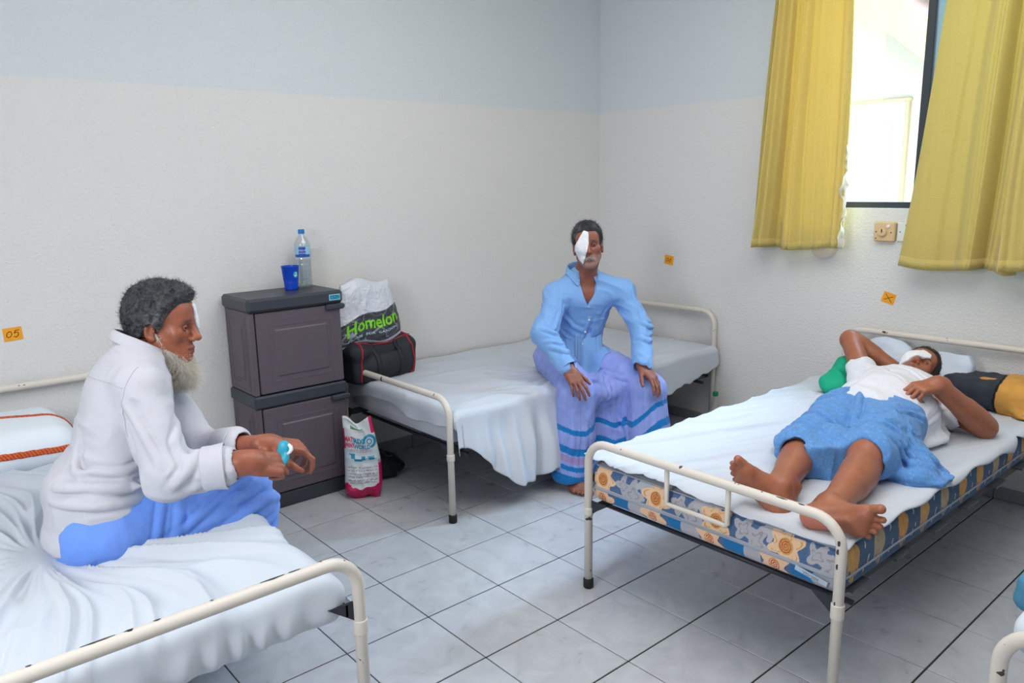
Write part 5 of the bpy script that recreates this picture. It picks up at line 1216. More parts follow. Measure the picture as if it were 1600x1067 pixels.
# placket, pocket and buttons follow the shirt front
def on_front(prs, fr, x, z, y0=.30, lift=.0015):
    """march from the front towards the cloth at body coordinates (x across, z up the trunk)"""
    p = np.array([fr(a, y0, b) for a, b in zip(np.ravel(x), np.ravel(z))]); dr = -(fr(0, 1, 0)-fr(0, 0, 0))
    for _ in range(40): p = p+dr*np.clip(ev(prs, p.astype(np.float32)), -.01, .05)[:, None]*.85
    return p-dr*lift
def strip(name, prs, fr, x, z, m, par, lift=.002, t=.0022):
    n, k = np.shape(x); p = on_front(prs, fr, x, z, lift=lift); i = np.arange(n*k).reshape(n, k); f = np.stack([i[:-1, :-1], i[1:, :-1], i[1:, 1:], i[:-1, 1:]], -1).reshape(-1, 4); return solid(obj(name, p, f, m, par), t)
zz = np.linspace(.66, -.02, 34); X = np.stack([zz*0-.016+a+.012*np.sin(zz*6) for a in (-.013, 0, .013)], 1)
strip('placket', P2, frt, X, np.repeat(zz[:, None], 3, 1), M_shirt2, sh2)
gx, gz = np.meshgrid(np.linspace(-.125, -.048, 9), np.linspace(.38, .62, 9), indexing='ij'); strip('breast_pocket', P2, frt, gx, gz-.03*(np.abs(gx+.086)/.038)*(gz < .4)*0, M_shirt2, sh2, .003, .003)
cuff(sh2, M_shirt2, elR, wrR, .045, .70, .97); cuff(sh2, M_shirt2, elL, wrL, .046, .70, 1.0)
buttons(sh2, on_front(P2, frt, np.array([-.016+.012*math.sin(q*6) for q in (.62, .46, .30, .15, .02)]), np.array([.62, .46, .30, .15, .02]), lift=.004), Fd, M_button)
strip('undershirt_edge', tp2, frt, np.array([[-.030, -.004, .022]]*3).T*np.array([[1., .8, .5]]), np.array([[.80]*3, [.79]*3, [.80]*3])-np.array([[0, .02, .05]]), mat('white_vest_cotton', srgb(214, 220, 228), .85), man2, .004, .003)
# sarong
up_ = V(0, 0, 1)
lg = chain([hpR+V(0, .02, -.01), knR+V(0, 0, .02)], [.100, .080], .07)+chain([hpL+V(0, .02, -.01), knL+V(0, 0, .02)], [.100, .082], .07)
lg += chain([knR+V(0, .01, 0), knR*.5+anR*.5+Fd*.012, V(anR[0], anR[1], .10)+Fd*.015], [.088, .092, .102], .05)+chain([knL+V(0, .01, 0), knL*.5+anL*.5+Fd*.03+Lt*.01, V(anL[0], anL[1], .10)+Fd*.02], [.090, .102, .112], .05)
mid = (knR+knL)/2
lg += [ell(mid+V(0.02, .18, -.012), (.16, .16, .062), frame(Fd, up_), k=.06), ell(mid+V(.02, .115, -.13), (.17, .055, .20), frame(Fd, up_), k=.06), ell(mid+V(.02, .10, -.36), (.20, .06, .18), frame(Fd, up_), k=.06), ell(pel+V(0, 0, -.04), (.17, .135, .095), frame(Fd, up_), k=.05)]
w0 = mid+V(.035, .21, .055)
lgF = [[w0, w0+V(-.06, -.10, -.01), knR+V(.10, .05, .02)], [w0, w0+V(.09, -.10, -.005), knL+V(-.06, .06, .06)], [w0, w0+V(.0, -.10, -.03), mid+V(-.02, -.02, -.06)], [w0+V(0, .02, 0), w0+V(.16, -.06, .01), knL+V(.05, .08, .065)], [mid+V(-.05, .02, -.05), mid+V(-.07, .005, -.22), mid+V(-.08, -.0, -.42)], [knR+V(-.02, -.085, -.08), knR+V(-.03, -.095, -.25), anR+V(-.03, -.11, .02)], [knR+V(-.075, -.05, -.06), knR+V(-.085, -.05, -.22), anR+V(-.09, -.06, .02)], [mid+V(.02, -.0, -.08), mid+V(.035, -.04, -.25), mid+V(.03, -.05, -.43)], [knL+V(-.05, -.08, -.05), knL+V(-.08, -.10, -.25), anL+V(-.10, -.10, .02)], [knL+V(.05, -.085, -.05), knL+V(.045, -.115, -.25), anL+V(.05, -.13, .02)]]
lg += crease([[mid+V(-.03, -.01, -.06)+Fd*.02, mid+V(-.045, -.0, -.20)+Fd*.035, mid+V(-.045, 0, -.44)+Fd*.045], [mid+V(.035, -.02, -.10)+Fd*.03, mid+V(.03, -.01, -.25)+Fd*.05, mid+V(.02, 0, -.44)+Fd*.06]], .026, .03, 's')
lg += [Pr(lambda p: .048+.010*np.sin(p[..., 0]*37)-p[..., 2], pel-2, pel+2, 'i', .004), seg(V(*anR[:2], -.05), V(anR[0], anR[1], .11), .075, .07, k=.01, op='s'), seg(V(*anL[:2], -.05), V(anL[0], anL[1], .11), .085, .08, k=.01, op='s')]
def foldS(p, d): w = vn(p*6, 3)[..., None]*1.2; return d-.012*(ridge(p*F3(15, 15, 2.6)+w, 8)-.5)*sstep(.62, .42, p[..., 2])-.009*(ridge(p*F3(9, 9, 16)+w, 9)-.5)*sstep(.45, .6, p[..., 2])-.003*(ridge(p*F3(34, 34, 7), 4)-.5)
def colS(v):
    s = (v-knR)@Lt; z = v[:, 2]; c = np.tile(V(*srgb(142, 158, 222)), (len(v), 1)); k = (v-pel)@Fd
    h = z-.125*sstep(.20, .47, s)+.020*sstep(.10, .24, s)*sstep(.36, .2, s)+.012*np.cos(s*26)+.006*(vn(v*9, 2)-.5)
    a = np.arctan2(s-.0, -(k))*0+s; c *= (.90+.2*vn(v*40, 7))[:, None]
    pin = (np.mod(s*34+.8*vn(v*7, 3), 1) < .05)*(z < .57); c = np.where(pin[:, None] > 0, c*.82, c)
    T1, T2 = V(*srgb(24, 118, 186)), V(*srgb(156, 140, 190))
    for lo, hi, co in ((.318, .345, T1), (.214, .252, T1), (.168, .205, T2), (.125, .152, T1), (.02, .100, T1)):
        m = (h > lo) & (h < hi); c[m] = co*(.9+.2*vn(v[m]*60, 4))[:, None]
    return c
M_lungi2 = mat('striped_sarong_cotton', attr=True, rough=.85, spec=.15, bump=[(900, .12, 2)], sheen=.15)
PL2, _ = cloth('sarong', lg, .004, M_lungi2, man2, foldS, colS, lines=lgF, fa=0.0149, fw=0.0104)
both = P2+[Pr(lambda p: ev(PL2, p), pel-1, pel+1, 'u', .002)]
gu, gv = np.meshgrid(np.linspace(-1, 1, 25), np.linspace(0, 1, 15), indexing='ij'); hemb = .205+.030*(1-np.abs(gu+.1)**2)+.008*np.sin(gu*7)
lapf = lambda x, y, z: pel+Lt*x+Fd*z+V(0, 0, 1)*(y-.19)
strip('shirt_tail', both, lapf, gu*(.125+.01*gv)+.02, .135+(hemb-.135)*gv, M_shirt2, sh2, .004, .0024)
# ============================ bearded man on the left bed
Fa = nrm((.97, -.16, 0)); La = nrm((.16, .97, 0))
pe1, nk1 = V(.455, 2.385, .625), V(.605, 2.425, 1.040); sR1, sL1 = V(.575, 2.270, .985), V(.655, 2.575, .975)
eR1, eL1 = pix(262, 742, 2.12), pix(318, 700, 2.42); wR1, wL1 = pix(392, 722, 2.17), pix(422, 694, 2.27)
kR1, kL1 = pix(388, 784, 2.41), pix(380, 770, 2.58); aR1, aL1 = V(.62, 2.42, .088), V(.64, 2.60, .088)
hR1, hL1 = pe1-La*.075+V(0, 0, -.02), pe1+La*.09+V(0, 0, -.02)
hs1 = .905; hf1 = nrm((.80, -.60, -.10)); HR1 = frame(hf1, V(.06, 0, 1)); ho1 = pix(255, 507, 2.33)
hl1 = head_local((.5, .5), .014, 1.0)
tp1, TM1 = torso(pe1, nk1, sR1, sL1, Fa, w=1.0)
body = list(tp1)+[seg(nk1+V(-.02, .0, -.03), ho1+HR1@V(0, -.035, -.07), .060, .056, k=.03)]
body += chain([sR1, eR1, wR1], [.046, .029, .028], .03)+chain([sL1, eL1, wL1], [.046, .034, .029], .03)
body += limb(eR1, wR1, (.040, .029), [(.55, (0, 0, -.002), .035, .06)])
gR = frame(nrm((.92, -.05, -.30)), (.15, -.75, .55)); gL = frame(nrm((.93, -.22, -.28)), (.25, -.25, .92))
body += xf(hand_local(1, ((.75, 1.3, .9), (.80, 1.3, .9), (.85, 1.3, .9), (.9, 1.3, .9)), .02, (.5, .8, -.45), .4), wR1, gR, 1.0)
body += xf(hand_local(-1, ((.55, .75, .35), (.75, .75, .35), (.95, .6, .35), (1.05, .6, .3)), .05, (.45, .78, -.60), .25), wL1, gL, 1.0)
body += chain([hR1, kR1, aR1], [.085, .060, .036], .04)+chain([hL1, kL1, aL1], [.085, .060, .036], .04)
fR1 = frame((.98, -.2, 0), (0, 0, 1)); body += xf(foot_local(1), aR1, fR1, 1)+xf(foot_local(-1), aL1, fR1, 1)
body += xf(hl1, ho1, HR1, hs1)
man1 = blob('person', body, .0036, M_skin, None, V(.6, 2.35, .5), skincol((150, 87, 64), (ho1, HR1, hs1)))
tag(man1, 'person with white beard, white shirt and plain blue sarong, seated on the left bed', 'person')
eyes(man1, ho1, HR1, hs1, (.10, -.05), (1,)); eyelids(man1, ho1, HR1, hs1, (132, 76, 56), (1,), 11, 14)
bandage(man1, ho1, HR1, hs1, hl1, [(.014, .066), (-.012, .080), (-.060, .010), (-.070, -.045), (-.030, -.060), (-.012, -.030), (-.006, .012)], .005)
hair(man1, ho1, HR1, hs1, ([-.12, -.06, -.03, -.005, .015, .03, .05, .072, .11], [-.075, -.070, -.050, -.035, -.018, .030, .060, .082, .088]), .017, .012, V(60, 60, 60), (46, 46, 50), (150, 150, 154), 4600, .018, 11, 1.1, lambda q: .25*(q[:, 1] > -.02)*(q[:, 2] < .05), .16)
# beard: fine white strands from cheek, jaw and chin
M_beard = mat('white_beard_hair', attr=True, rough=.6, spec=.3, translucent=(.5, None))
rs = np.random.RandomState(9); n = 11000; th = rs.uniform(-1.45, 1.45, n); lv = rs.rand(n)
jx, jy, jz = np.sin(th)*(.064-.018*lv), -.016+.094*np.cos(th)**.8*(1-.1*lv), -.118+.030*(1-np.cos(th))*1.6+.022*(1-lv)-.02*lv
Lb = .026+.060*np.cos(th)**2
rt = ho1+(np.stack([jx, jy, jz], 1)*hs1)@HR1.T; dl = np.stack([np.sin(th)*.35, -.02+.10*np.cos(th), -1.0+0*th], 1)
bcol = lambda t: np.where((t < .86)[:, None], V(.97, .93, .85), V(*srgb(215, 208, 200)))
bd = strands('beard', rt, dl@HR1.T, Lb, .00062, M_beard, man1, bend=(0, 0, -.2), jit=.22, curl=.35, nseg=4, seed=2, colf=bcol)
bl_ = [ell((0, .050, -.146), (.036, .028, .050), k=.04), ell((0, .036, -.115), (.044, .040, .026), k=.04), ell((0, .055, -.172), (.027, .022, .030), k=.03)]
def fb(p, d): return d-.010*(ridge(((p-F3(*ho1))@HR1.astype(np.float32))*F3(60, 60, 16), 3)-.5)
v, f = sdf(xf(bl_, ho1, HR1, hs1)+[field(fb, ho1-.3, ho1+.3, 'f')], .0032, .015)
core = obj('beard_core', v, f, mat('white_beard', srgb(240, 232, 218), .9, bump=[(240, .5, 3)], translucent=(.25, None)), bd)
nv = vnormals(v, f); idx = rs.choice(len(v), 5200); strands('beard_wisps', v[idx]-nv[idx]*.002, nv[idx]*.6+(HR1@V(0, .05, -.8)), .026, .0005, M_beard, bd, jit=.35, curl=.5, nseg=3, seed=6, colf=bcol)
# sideburn, cheek and temple grey
n = 900; u = rs.rand(n); rt = ho1+(np.stack([.066-.012*u+.0*u, -.002+.042*u*rs.rand(n)*1.2, -.02-.080*u], 1)*hs1)@HR1.T
strands('sideburn', rt, np.tile(HR1@V(.5, .3, -.8), (n, 1)), .012, .0005, M_hair, man1, jit=.4, curl=.4, nseg=2, seed=8, colf=bcol)
# shirt
M_shirt1 = mat('white_shirting', srgb(198, 198, 206), .8, spec=.2, sheen=.15, bump=[(800, .12, 2), (24, .45, 4)], translucent=(.06, None))
ts, _ = torso(pe1, nk1, sR1, sL1, Fa, g=.012, w=.98, dp=1.0)
cR, cL = wR1+(eR1-wR1)*.34, wL1+(eL1-wL1)*.50
st = list(ts)+[ell(pe1+V(-.020, -.005, -.055), (.185, .140, .085), np.stack([La, -Fa*-1, V(0, 0, 1)], 1), k=.04), ell(pe1+V(-.01, 0, .06), (.17, .13, .12), np.stack([La, Fa, V(0, 0, 1)], 1), k=.04), Pr(lambda p: .545+.52*np.clip(p[..., 0]-.40, 0, 1)+.012*np.sin(p[..., 0]*17+p[..., 1]*9)-p[..., 2], pe1-2, pe1+2, 'i', .006)]
st += chain([sR1, eR1+V(0, -.0, 0), cR], [.066, .062, .050], .04)+chain([sL1, eL1, cL], [.066, .060, .048], .04)
st += chain([cR+(eR1-cR)*.35, cR], [.056, .058], .008)+chain([cL+(eL1-cL)*.5, cL], [.052, .055], .008)
bk1 = lambda x, y, z: pe1*(1-z)+nk1*z+TM1[:, 0]*x+TM1[:, 1]*y
sd = .165
stF = [[bk1(.12, -.13, .16), bk1(.175, -.02, .20), bk1(.165, .10, .22), bk1(.10, .15, .22)], [bk1(.10, -.14, .06), bk1(.185, -.03, .08), bk1(.18, .08, .13), bk1(.13, .14, .14)], [bk1(.13, -.12, .28), bk1(.18, .0, .30), bk1(.15, .11, .34)], [bk1(.185, .00, .60), bk1(.20, .03, .44), bk1(.17, .10, .30)], [sR1+V(-.06, -.05, -.02), sR1*.5+eR1*.5+V(-.05, -.05, .02), eR1+V(-.03, -.05, .05)], [sR1*.6+eR1*.4+V(.06, -.03, 0), sR1*.4+eR1*.6+V(.03, -.06, 0), eR1+V(.04, -.06, .02)], [eR1+V(.07, -.04, .05), eR1+V(.03, -.07, .02), eR1+V(-.01, -.065, -.02)], [eR1+V(.10, -.03, .035), eR1+V(.075, -.06, .0), eR1+V(.04, -.06, -.035)], [bk1(.06, -.14, .5), bk1(.12, -.13, .34), bk1(.16, -.08, .24)]]
st += crease([[bk1(.10, -.15, .115), bk1(.19, -.03, .14), bk1(.185, .09, .175)], [bk1(.12, -.14, .215), bk1(.185, -.02, .25), bk1(.17, .10, .275)], [bk1(.09, -.15, .01), bk1(.20, -.03, .03), bk1(.19, .07, .08)]], .006, .014, 's')
st += [seg(cR+(eR1-cR)*.06, wR1, .043, .036, k=.004, op='s'), seg(cL+(eL1-cL)*.06, wL1, .042, .036, k=.004, op='s'), seg(nk1+V(.02, 0, .0), nk1+V(.06, 0, .20), .066, .075, k=.006, op='s')]
def fold1(p, d):
    q = (p-F3(*pe1))@TM1.astype(np.float32); w = vn(p*6, 3)[..., None]*.9; low = sstep(.95, .62, p[..., 2])
    return d-(.005+.010*low)*(ridge(q*F3(5, 5, 12)+w, 25)**2-.4)-.006*(ridge(q*F3(12, 10, 20)+w, 26)**2-.4)
PP1, sh1 = cloth('shirt', st, .004, M_shirt1, man1, fold1, lines=stF, fa=0.0175, fw=0.0100)
collar(man1, M_shirt1, nk1+V(.012, .004, .022), nrm(V(.34, 0, 1)), nrm((.97, -.25, 0)), (.066, .070), .040, 24, .07)
M_seam = mat('shirt_seam', srgb(176, 178, 186), .85)
cuff(sh1, M_shirt1, eR1, wR1, .0625, .42, .70); cuff(sh1, M_shirt1, eL1, wL1, .058, .28, .55)
def seam(pts, prs, par):
    p = np.array(pts); k = []
    for a, b in zip(p[:-1], p[1:]): k += [a+(b-a)*t for t in np.linspace(0, 1, 8)[:-1]]
    k = np.array(k+[p[-1]]); 
    for _ in range(20):
        e = .002; d = ev(prs, k.astype(np.float32)); g = np.stack([ev(prs, (k+np.eye(3)[i]*e).astype(np.float32))-d for i in range(3)], 1); g /= np.maximum(np.linalg.norm(g, axis=1, keepdims=True), 1e-6); k = k-g*np.clip(d-.0004, -.02, .02)[:, None]
    MB().tube(list(k), .0009, 5).build('seam', M_seam, par, smooth=True)
seam([sR1+V(-.01, -.04, .085), sR1+V(-.055, -.05, .02), sR1+V(-.075, -.05, -.06), sR1+V(-.05, -.06, -.14)], PP1, sh1)
seam([sR1+V(-.06, -.045, .02), bk1(.05, -.13, .86), bk1(-.05, -.13, .86)], PP1, sh1)
# sarong
M_lungi1 = mat('blue_sarong_cotton', srgb(108, 150, 232), .85, spec=.15, bump=[(900, .12, 2), (30, .4, 3)], sheen=.15, var=(5, .35, srgb(122, 150, 222)))
lg = chain([hR1+V(.0, -.01, -.02), kR1+V(0, 0, .0)], [.112, .082], .06)+chain([hL1, kL1+V(0, 0, .01)], [.11, .084], .06)+chain([kR1, kR1*.5+aR1*.5], [.082, .078], .04)+chain([kL1, kL1*.5+aL1*.5], [.082, .078], .04)
m1 = (kR1+kL1)/2; lg += [ell(m1+V(-.14, 0, -.01), (.20, .17, .075), k=.07), ell(m1+V(.0, 0, -.20), (.07, .17, .20), k=.05), ell(pe1+V(-.01, -.01, -.05), (.13, .170, .09), k=.05)]
lgF = [[kR1+V(.09, -.02, .0), kR1+V(.02, -.09, .03), kR1+V(-.12, -.11, -.03), kR1+V(-.20, -.12, -.06)], [kR1+V(.05, .02, .09), kR1+V(-.08, -.06, .085), kR1+V(-.20, -.11, .03), kR1+V(-.28, -.12, -.03)], [hR1+V(.17, -.05, .11), hR1+V(.13, -.12, .04), hR1+V(.10, -.13, -.06)], [hR1+V(.25, -.03, .10), hR1+V(.18, -.12, .03), hR1+V(.15, -.13, -.07)], [kR1+V(.105, .0, -.03), kR1+V(.05, -.09, -.06), kR1+V(-.06, -.11, -.07)], [kR1+V(.09, .03, .04), kR1+V(.03, -.06, .075), kR1+V(-.10, -.095, .05)], [kR1+V(.11, -.01, -.08), kR1+V(.07, -.09, -.10)]]
lg += [Pr(lambda p: .10-p[..., 2], pe1-2, pe1+2, 'i', .004)]
def foldL(p, d): w = vn(p*6, 3)[..., None]*1.2; near = sstep(.25, .0, np.abs(p[..., 0]-kR1[0]-.02)); return d-.010*(ridge(p*F3(9, 13, 9)+w, 8)-.5)-.010*near*(ridge(p*F3(6, 10, 26)+w, 5)-.5)-.003*(ridge(p*F3(30, 30, 30), 4)-.5)
cloth('sarong', lg, .0042, M_lungi1, man1, foldL, lines=lgF, fa=0.0149, fw=0.0104)
# folded turquoise mask held in his left hand
M_teal = mat('turquoise_plastic', srgb(44, 176, 204), .4, translucent=(.2, None)); M_whs = mat('white_strap', srgb(225, 232, 236), .6)
hm = pix(440, 714, 2.235); ev_ = nrm(V(*R2)*.35+V(*U2)*.94); eh = nrm(np.cross(ev_, -V(*FW)))
E3 = np.stack([eh, -V(*FW), ev_], 1)
mk = blob('folded_mask', xf([ell((-.008, .002, -.014), (.017, .007, .040), frame((0, 1, 0), (.15, 0, 1)), k=.010), ell((.008, .008, -.014), (.013, .006, .034), frame((0, 1, 0), (.30, 0, 1)), k=.003), ell((-.002, .004, .030), (.018, .007, .020), frame((0, 1, 0), (-.5, 0, 1)), k=.010)], hm, E3), .0022, M_teal)
tag(mk, 'turquoise folded eye mask held in the hand of the bearded person', 'mask')
MB().tube([hm+E3@V(.008, .011, .044), hm+E3@V(.017, .012, .040), hm+E3@V(.021, .012, .033), hm+E3@V(.020, .012, .024), hm+E3@V(.015, .013, .017)], [.004, .0055, .006, .005, .003], 8).build('strap', M_whs, mk, smooth=True)
# ============================ man lying on the middle bed
ZB = .506
pe3 = V(2.93, 1.275, ZB+.105); nk3 = V(3.43, 1.345, ZB+.120); sR3, sL3 = V(3.395, 1.515, ZB+.125), V(3.335, 1.190, ZB+.085)
eR3 = pix(1329, 531, 3.72); wR3 = V(3.66, 1.465, ZB+.115)
eL3 = V(3.325, 1.000, ZB+.042); wL3 = pix(1464, 601, 2.955)
kR3, kL3 = V(2.535, 1.330, ZB+.075), V(2.535, 1.105, ZB+.085); aR3, aL3 = V(2.160, 1.215, ZB+.050), V(2.140, 1.025, ZB+.045)
hR3, hL3 = pe3+V(0, .09, -.01), pe3+V(0, -.09, -.01)
Z3 = V(0, 0, 1)
hs3 = .905; ho3 = pix(1431, 580, 3.45); up3 = nrm(V(.86, -.14, .42)); hf3 = nrm((-.42, -.30, .83)); HR3 = frame(hf3, up3)
hl3 = head_local((0, 0), .013, .98)
tp3, TM3 = torso(pe3, nk3, sR3, sL3, Z3, g=-.014, w=.95, dp=.90, belly=.0)
body = list(tp3)+[seg(nk3+V(-.02, 0, -.01), ho3+HR3@V(0, -.035, -.07), .058, .054, k=.03)]
body += chain([sR3, eR3], [.050, .044], .03)+chain([eR3, wR3], [.043, .029], .012)+chain([sL3, eL3], [.046, .042], .03)+chain([eL3, wL3], [.042, .027], .012)
body += limb(eL3, wL3, (.04, .028), [(.28, (0, 0, .004), .040, .08)])+limb(eR3, wR3, (.04, .028), [(.3, (0, 0, .0), .041, .07)])
g3L = frame(nrm(V(*-R2)*.80+V(*U2)*-.12+V(*FW)*-.25), nrm(V(*U2)*.85+V(*-FW)*.45)); g3R = frame(nrm((.35, -.80, .15)), (-.2, -.1, .9))
body += xf(hand_local(-1, ((.62, 1.0, .7), (.72, 1.1, .7), (.82, 1.15, .7), (.9, 1.15, .7)), .03, (.45, .8, -.5), .35), wL3, g3L, 1.0)+xf(hand_local(1, (.3, .3, .3, .3), .05), wR3, g3R, 1.0)
body += chain([hR3, kR3], [.090, .064], .04)+chain([hL3, kL3], [.090, .064], .04)
body += [ell(kR3+V(.0, 0, .016), (.055, .045, .045), k=.03), ell(kL3+V(.0, 0, .018), (.055, .045, .048), k=.03)]
body += chain([kR3, kR3*.70+aR3*.30+V(0, 0, -.012), aR3], [.052, .052, .031], .03)+chain([kL3, kL3*.70+aL3*.30+V(0, 0, -.012), aL3], [.052, .052, .031], .03)
body += limb(kR3, aR3, (.05, .034), [(.36, (0, .012, -.016), .044, .12)])+limb(kL3, aL3, (.05, .034), [(.36, (0, -.012, -.016), .044, .12)])
f3R = frame(nrm((-.30, .62, .62)), nrm((.88, .10, .35))); f3L = frame(nrm((.16, -.95, .20)), nrm((.95, .2, .12)))
body += xf(foot_local(1, .05, .05), aR3, f3R, 1.0)+xf(foot_local(-1, .11, .0), aL3, f3L, 1.02)
body += xf(hl3, ho3, HR3, hs3)
pal = [(aL3+f3L@V(0, .03, -.09), -f3L[:, 2], .10, (186, 112, 92)), (aR3+f3R@V(0, .03, -.09), -f3R[:, 2], .10, (186, 112, 92))]
man3 = blob('person', body, .0036, M_skin, None, V(2.9, 1.25, ZB), skincol((156, 96, 70), (ho3, HR3, hs3), stub=.25, palms=pal))
tag(man3, 'person lying in white T-shirt and blue sarong, one arm behind the bandaged head', 'person')
eyes(man3, ho3, HR3, hs3, (0, 0), (-1,)); eyelids(man3, ho3, HR3, hs3, (138, 82, 60), (-1,), -14, 16)
bandage(man3, ho3, HR3, hs3, hl3, [(.055, -.088), (.076, -.072), (.070, .0), (.012, .052), (-.032, .048), (-.044, .016), (.0, -.022)], .005)
hair(man3, ho3, HR3, hs3, ([-.12, -.06, -.02, .015, .04, .062, .078, .11], [-.06, -.055, -.035, -.012, .030, .066, .084, .092]), .008, .005, V(60, 50, 50), (40, 32, 28), (120, 110, 104), 900, .012, 14, .4, None, .16)
# toe nails
M_nail = mat('toenail', srgb(206, 170, 150), .35)
M_tee = mat('white_tee_jersey', srgb(222, 224, 232), .85, spec=.15, sheen=.15, bump=[(700, .12, 2), (26, .40, 4)], translucent=(.06, None))
ts, _ = torso(pe3, nk3, sR3, sL3, Z3, g=.012, w=1.0, dp=.94, belly=.012)
mR, mL_ = sR3*.74+eR3*.26, sL3*.56+eL3*.44
st = list(ts)+chain([sR3, mR], [.060, .064], .04)+chain([sL3, mL_], [.060, .068], .04)+[ell(pe3+V(.13, -.0, -.012), (.22, .186, .140), k=.04), ell(pe3+V(.15, -.10, -.08), (.20, .12, .03), k=.03)]
stF = [[sR3+V(-.02, .04, .07), V(3.26, 1.40, ZB+.235), V(3.14, 1.30, ZB+.235), V(3.05, 1.20, ZB+.215)], [V(3.36, 1.42, ZB+.22), V(3.28, 1.28, ZB+.235), V(3.22, 1.18, ZB+.20)], [V(3.30, 1.20, ZB+.19), V(3.18, 1.15, ZB+.20), V(3.04, 1.12, ZB+.18)], [V(3.24, 1.10, ZB+.12), V(3.12, 1.09, ZB+.12), V(3.0, 1.07, ZB+.10)], [mL_+V(.03, .04, .06), sL3+V(0, 0, .07), sL3+V(-.06, .06, .08)], [mL_+V(-.03, .02, .06), sL3+V(-.04, 0, .05), sL3+V(-.10, .04, .05)]]
st += [seg(mR*.94+sR3*.06, eR3, .056, .064, k=.004, op='s'), seg(mL_*.94+sL3*.06, eL3, .060, .066, k=.004, op='s'), seg(nk3+V(.0, 0, .01), nk3+V(.14, .01, .05), .066, .080, k=.006, op='s'), Pr(lambda p: 2.865+.02*sstep(1.25, 1.05, p[..., 1])-p[..., 0]+.015*np.sin(p[..., 1]*9), pe3-2, pe3+2, 'i', .006)]
def fold3(p, d): w = vn(p*6, 3)[..., None]*1.0; return d-.008*(ridge(p*F3(9, 6, 9)+w, 35)**2-.4)-.004*(ridge(p*F3(22, 15, 20)+w, 36)**2-.4)
_, sh3 = cloth('t_shirt', st, .004, M_tee, man3, fold3, lines=stF, fa=0.0103, fw=0.0088)
# sarong rucked up above the knees, loose end spread on the sheet
def colL3(v):
    c = np.tile(V(*srgb(92, 142, 200)), (len(v), 1)); k = vn(v*V(110, 420, 260), 7)*.55+vn(v*V(480, 110, 260), 8)*.45
    c = c*(.78+.46*k)[:, None]; w = np.clip((k-.62)*4, 0, 1)[:, None]*.25; return c*(1-w)+w*V(*srgb(170, 196, 226))
M_lungi3 = mat('slub_blue_sarong', attr=True, rough=.85, spec=.15, bump=[(700, .2, 2)], sheen=.15)
qR, qL = V(2.475, 1.315, ZB+.075), V(2.555, 1.105, ZB+.09)
lg = chain([hR3, qR], [.112, .082], .05)+chain([hL3, qL], [.112, .088], .05)+[ell(pe3+V(-.06, 0, -.014), (.135, .182, .118), k=.04), ell(V(2.80, 1.25, ZB+.07), (.13, .13, .105), k=.04), ell(V(2.50, 1.215, ZB+.045), (.13, .10, .050), k=.05), ell(V(2.47, 1.205, ZB+.05), (.10, .09, .065), k=.05), ell(V(2.75, 1.24, ZB+.06), (.14, .15, .07), k=.06), ell(V(2.66, 1.40, ZB+.04), (.13, .09, .05), k=.05), ell(V(2.62, 1.22, ZB+.04), (.085, .09, .045), k=.05),
     ell(V(2.68, 1.015, ZB+.030), (.10, .055, .028), frame((.5, -.85, 0), Z3), k=.04), ell(V(2.715, .985, ZB+.016), (.115, .075, .014), frame((.55, -.83, 0), Z3), k=.04), ell(V(2.74, 1.03, ZB+.05), (.09, .06, .045), frame((.6, -.8, 0), Z3), k=.05), ell(V(2.565, 1.225, ZB+.115), (.055, .045, .045), k=.03), ell(V(2.53, 1.245, ZB+.085), (.04, .05, .05), k=.03)]
kn = V(2.63, 1.215, ZB+.135)
lgF = [[kn, V(2.76, 1.25, ZB+.155), V(2.88, 1.30, ZB+.20), V(2.97, 1.33, ZB+.21)], [kn, V(2.74, 1.16, ZB+.19), V(2.86, 1.10, ZB+.19), V(2.95, 1.06, ZB+.15)], [kn, V(2.65, 1.13, ZB+.215), V(2.68, 1.04, ZB+.17), V(2.70, .98, ZB+.07)], [V(2.57, 1.17, ZB+.19), V(2.575, 1.10, ZB+.215), V(2.60, 1.03, ZB+.175), V(2.64, 1.0, ZB+.06), V(2.70, .95, ZB+.035)], [V(2.80, 1.05, ZB+.20), V(2.72, 1.0, ZB+.14), V(2.73, .98, ZB+.05), V(2.76, .93, ZB+.03)], [kn, V(2.64, 1.30, ZB+.165), V(2.66, 1.38, ZB+.17), V(2.70, 1.44, ZB+.11)], [V(2.72, 1.26, ZB+.14), V(2.73, 1.34, ZB+.19), V(2.77, 1.43, ZB+.14)], [V(2.80, 1.30, ZB+.16), V(2.82, 1.38, ZB+.20), V(2.86, 1.46, ZB+.12)], [V(2.545, 1.26, ZB+.10), V(2.52, 1.29, ZB+.18), V(2.53, 1.37, ZB+.18), V(2.55, 1.43, ZB+.10)]]
lg += [seg(V(2.32, 1.28, ZB+.07), V(2.46, 1.312, ZB+.075), .064, .058, k=.008, op='s'), seg(V(2.40, 1.085, ZB+.082), V(2.56, 1.105, ZB+.088), .070, .062, k=.008, op='s'),
       Pr(lambda p: 2.385+.135*sstep(1.26, 1.10, p[..., 1])-.02*np.sin(p[..., 1]*14)-p[..., 0], pe3-2, pe3+2, 'i', .008), Pr(lambda p: ZB-.001-p[..., 2], pe3-2, pe3+2, 'i', .004)]
def foldK(p, d): w = vn(p*7, 3)[..., None]*1.4; return d-.012*(ridge(p*F3(13, 8, 8)+w, 45)**2-.4)-.008*(ridge(p*F3(26, 14, 14)+w, 46)**2-.4)
cloth('sarong', lg, .004, M_lungi3, man3, foldK, colL3, lines=lgF, fa=0.0161, fw=0.0096)
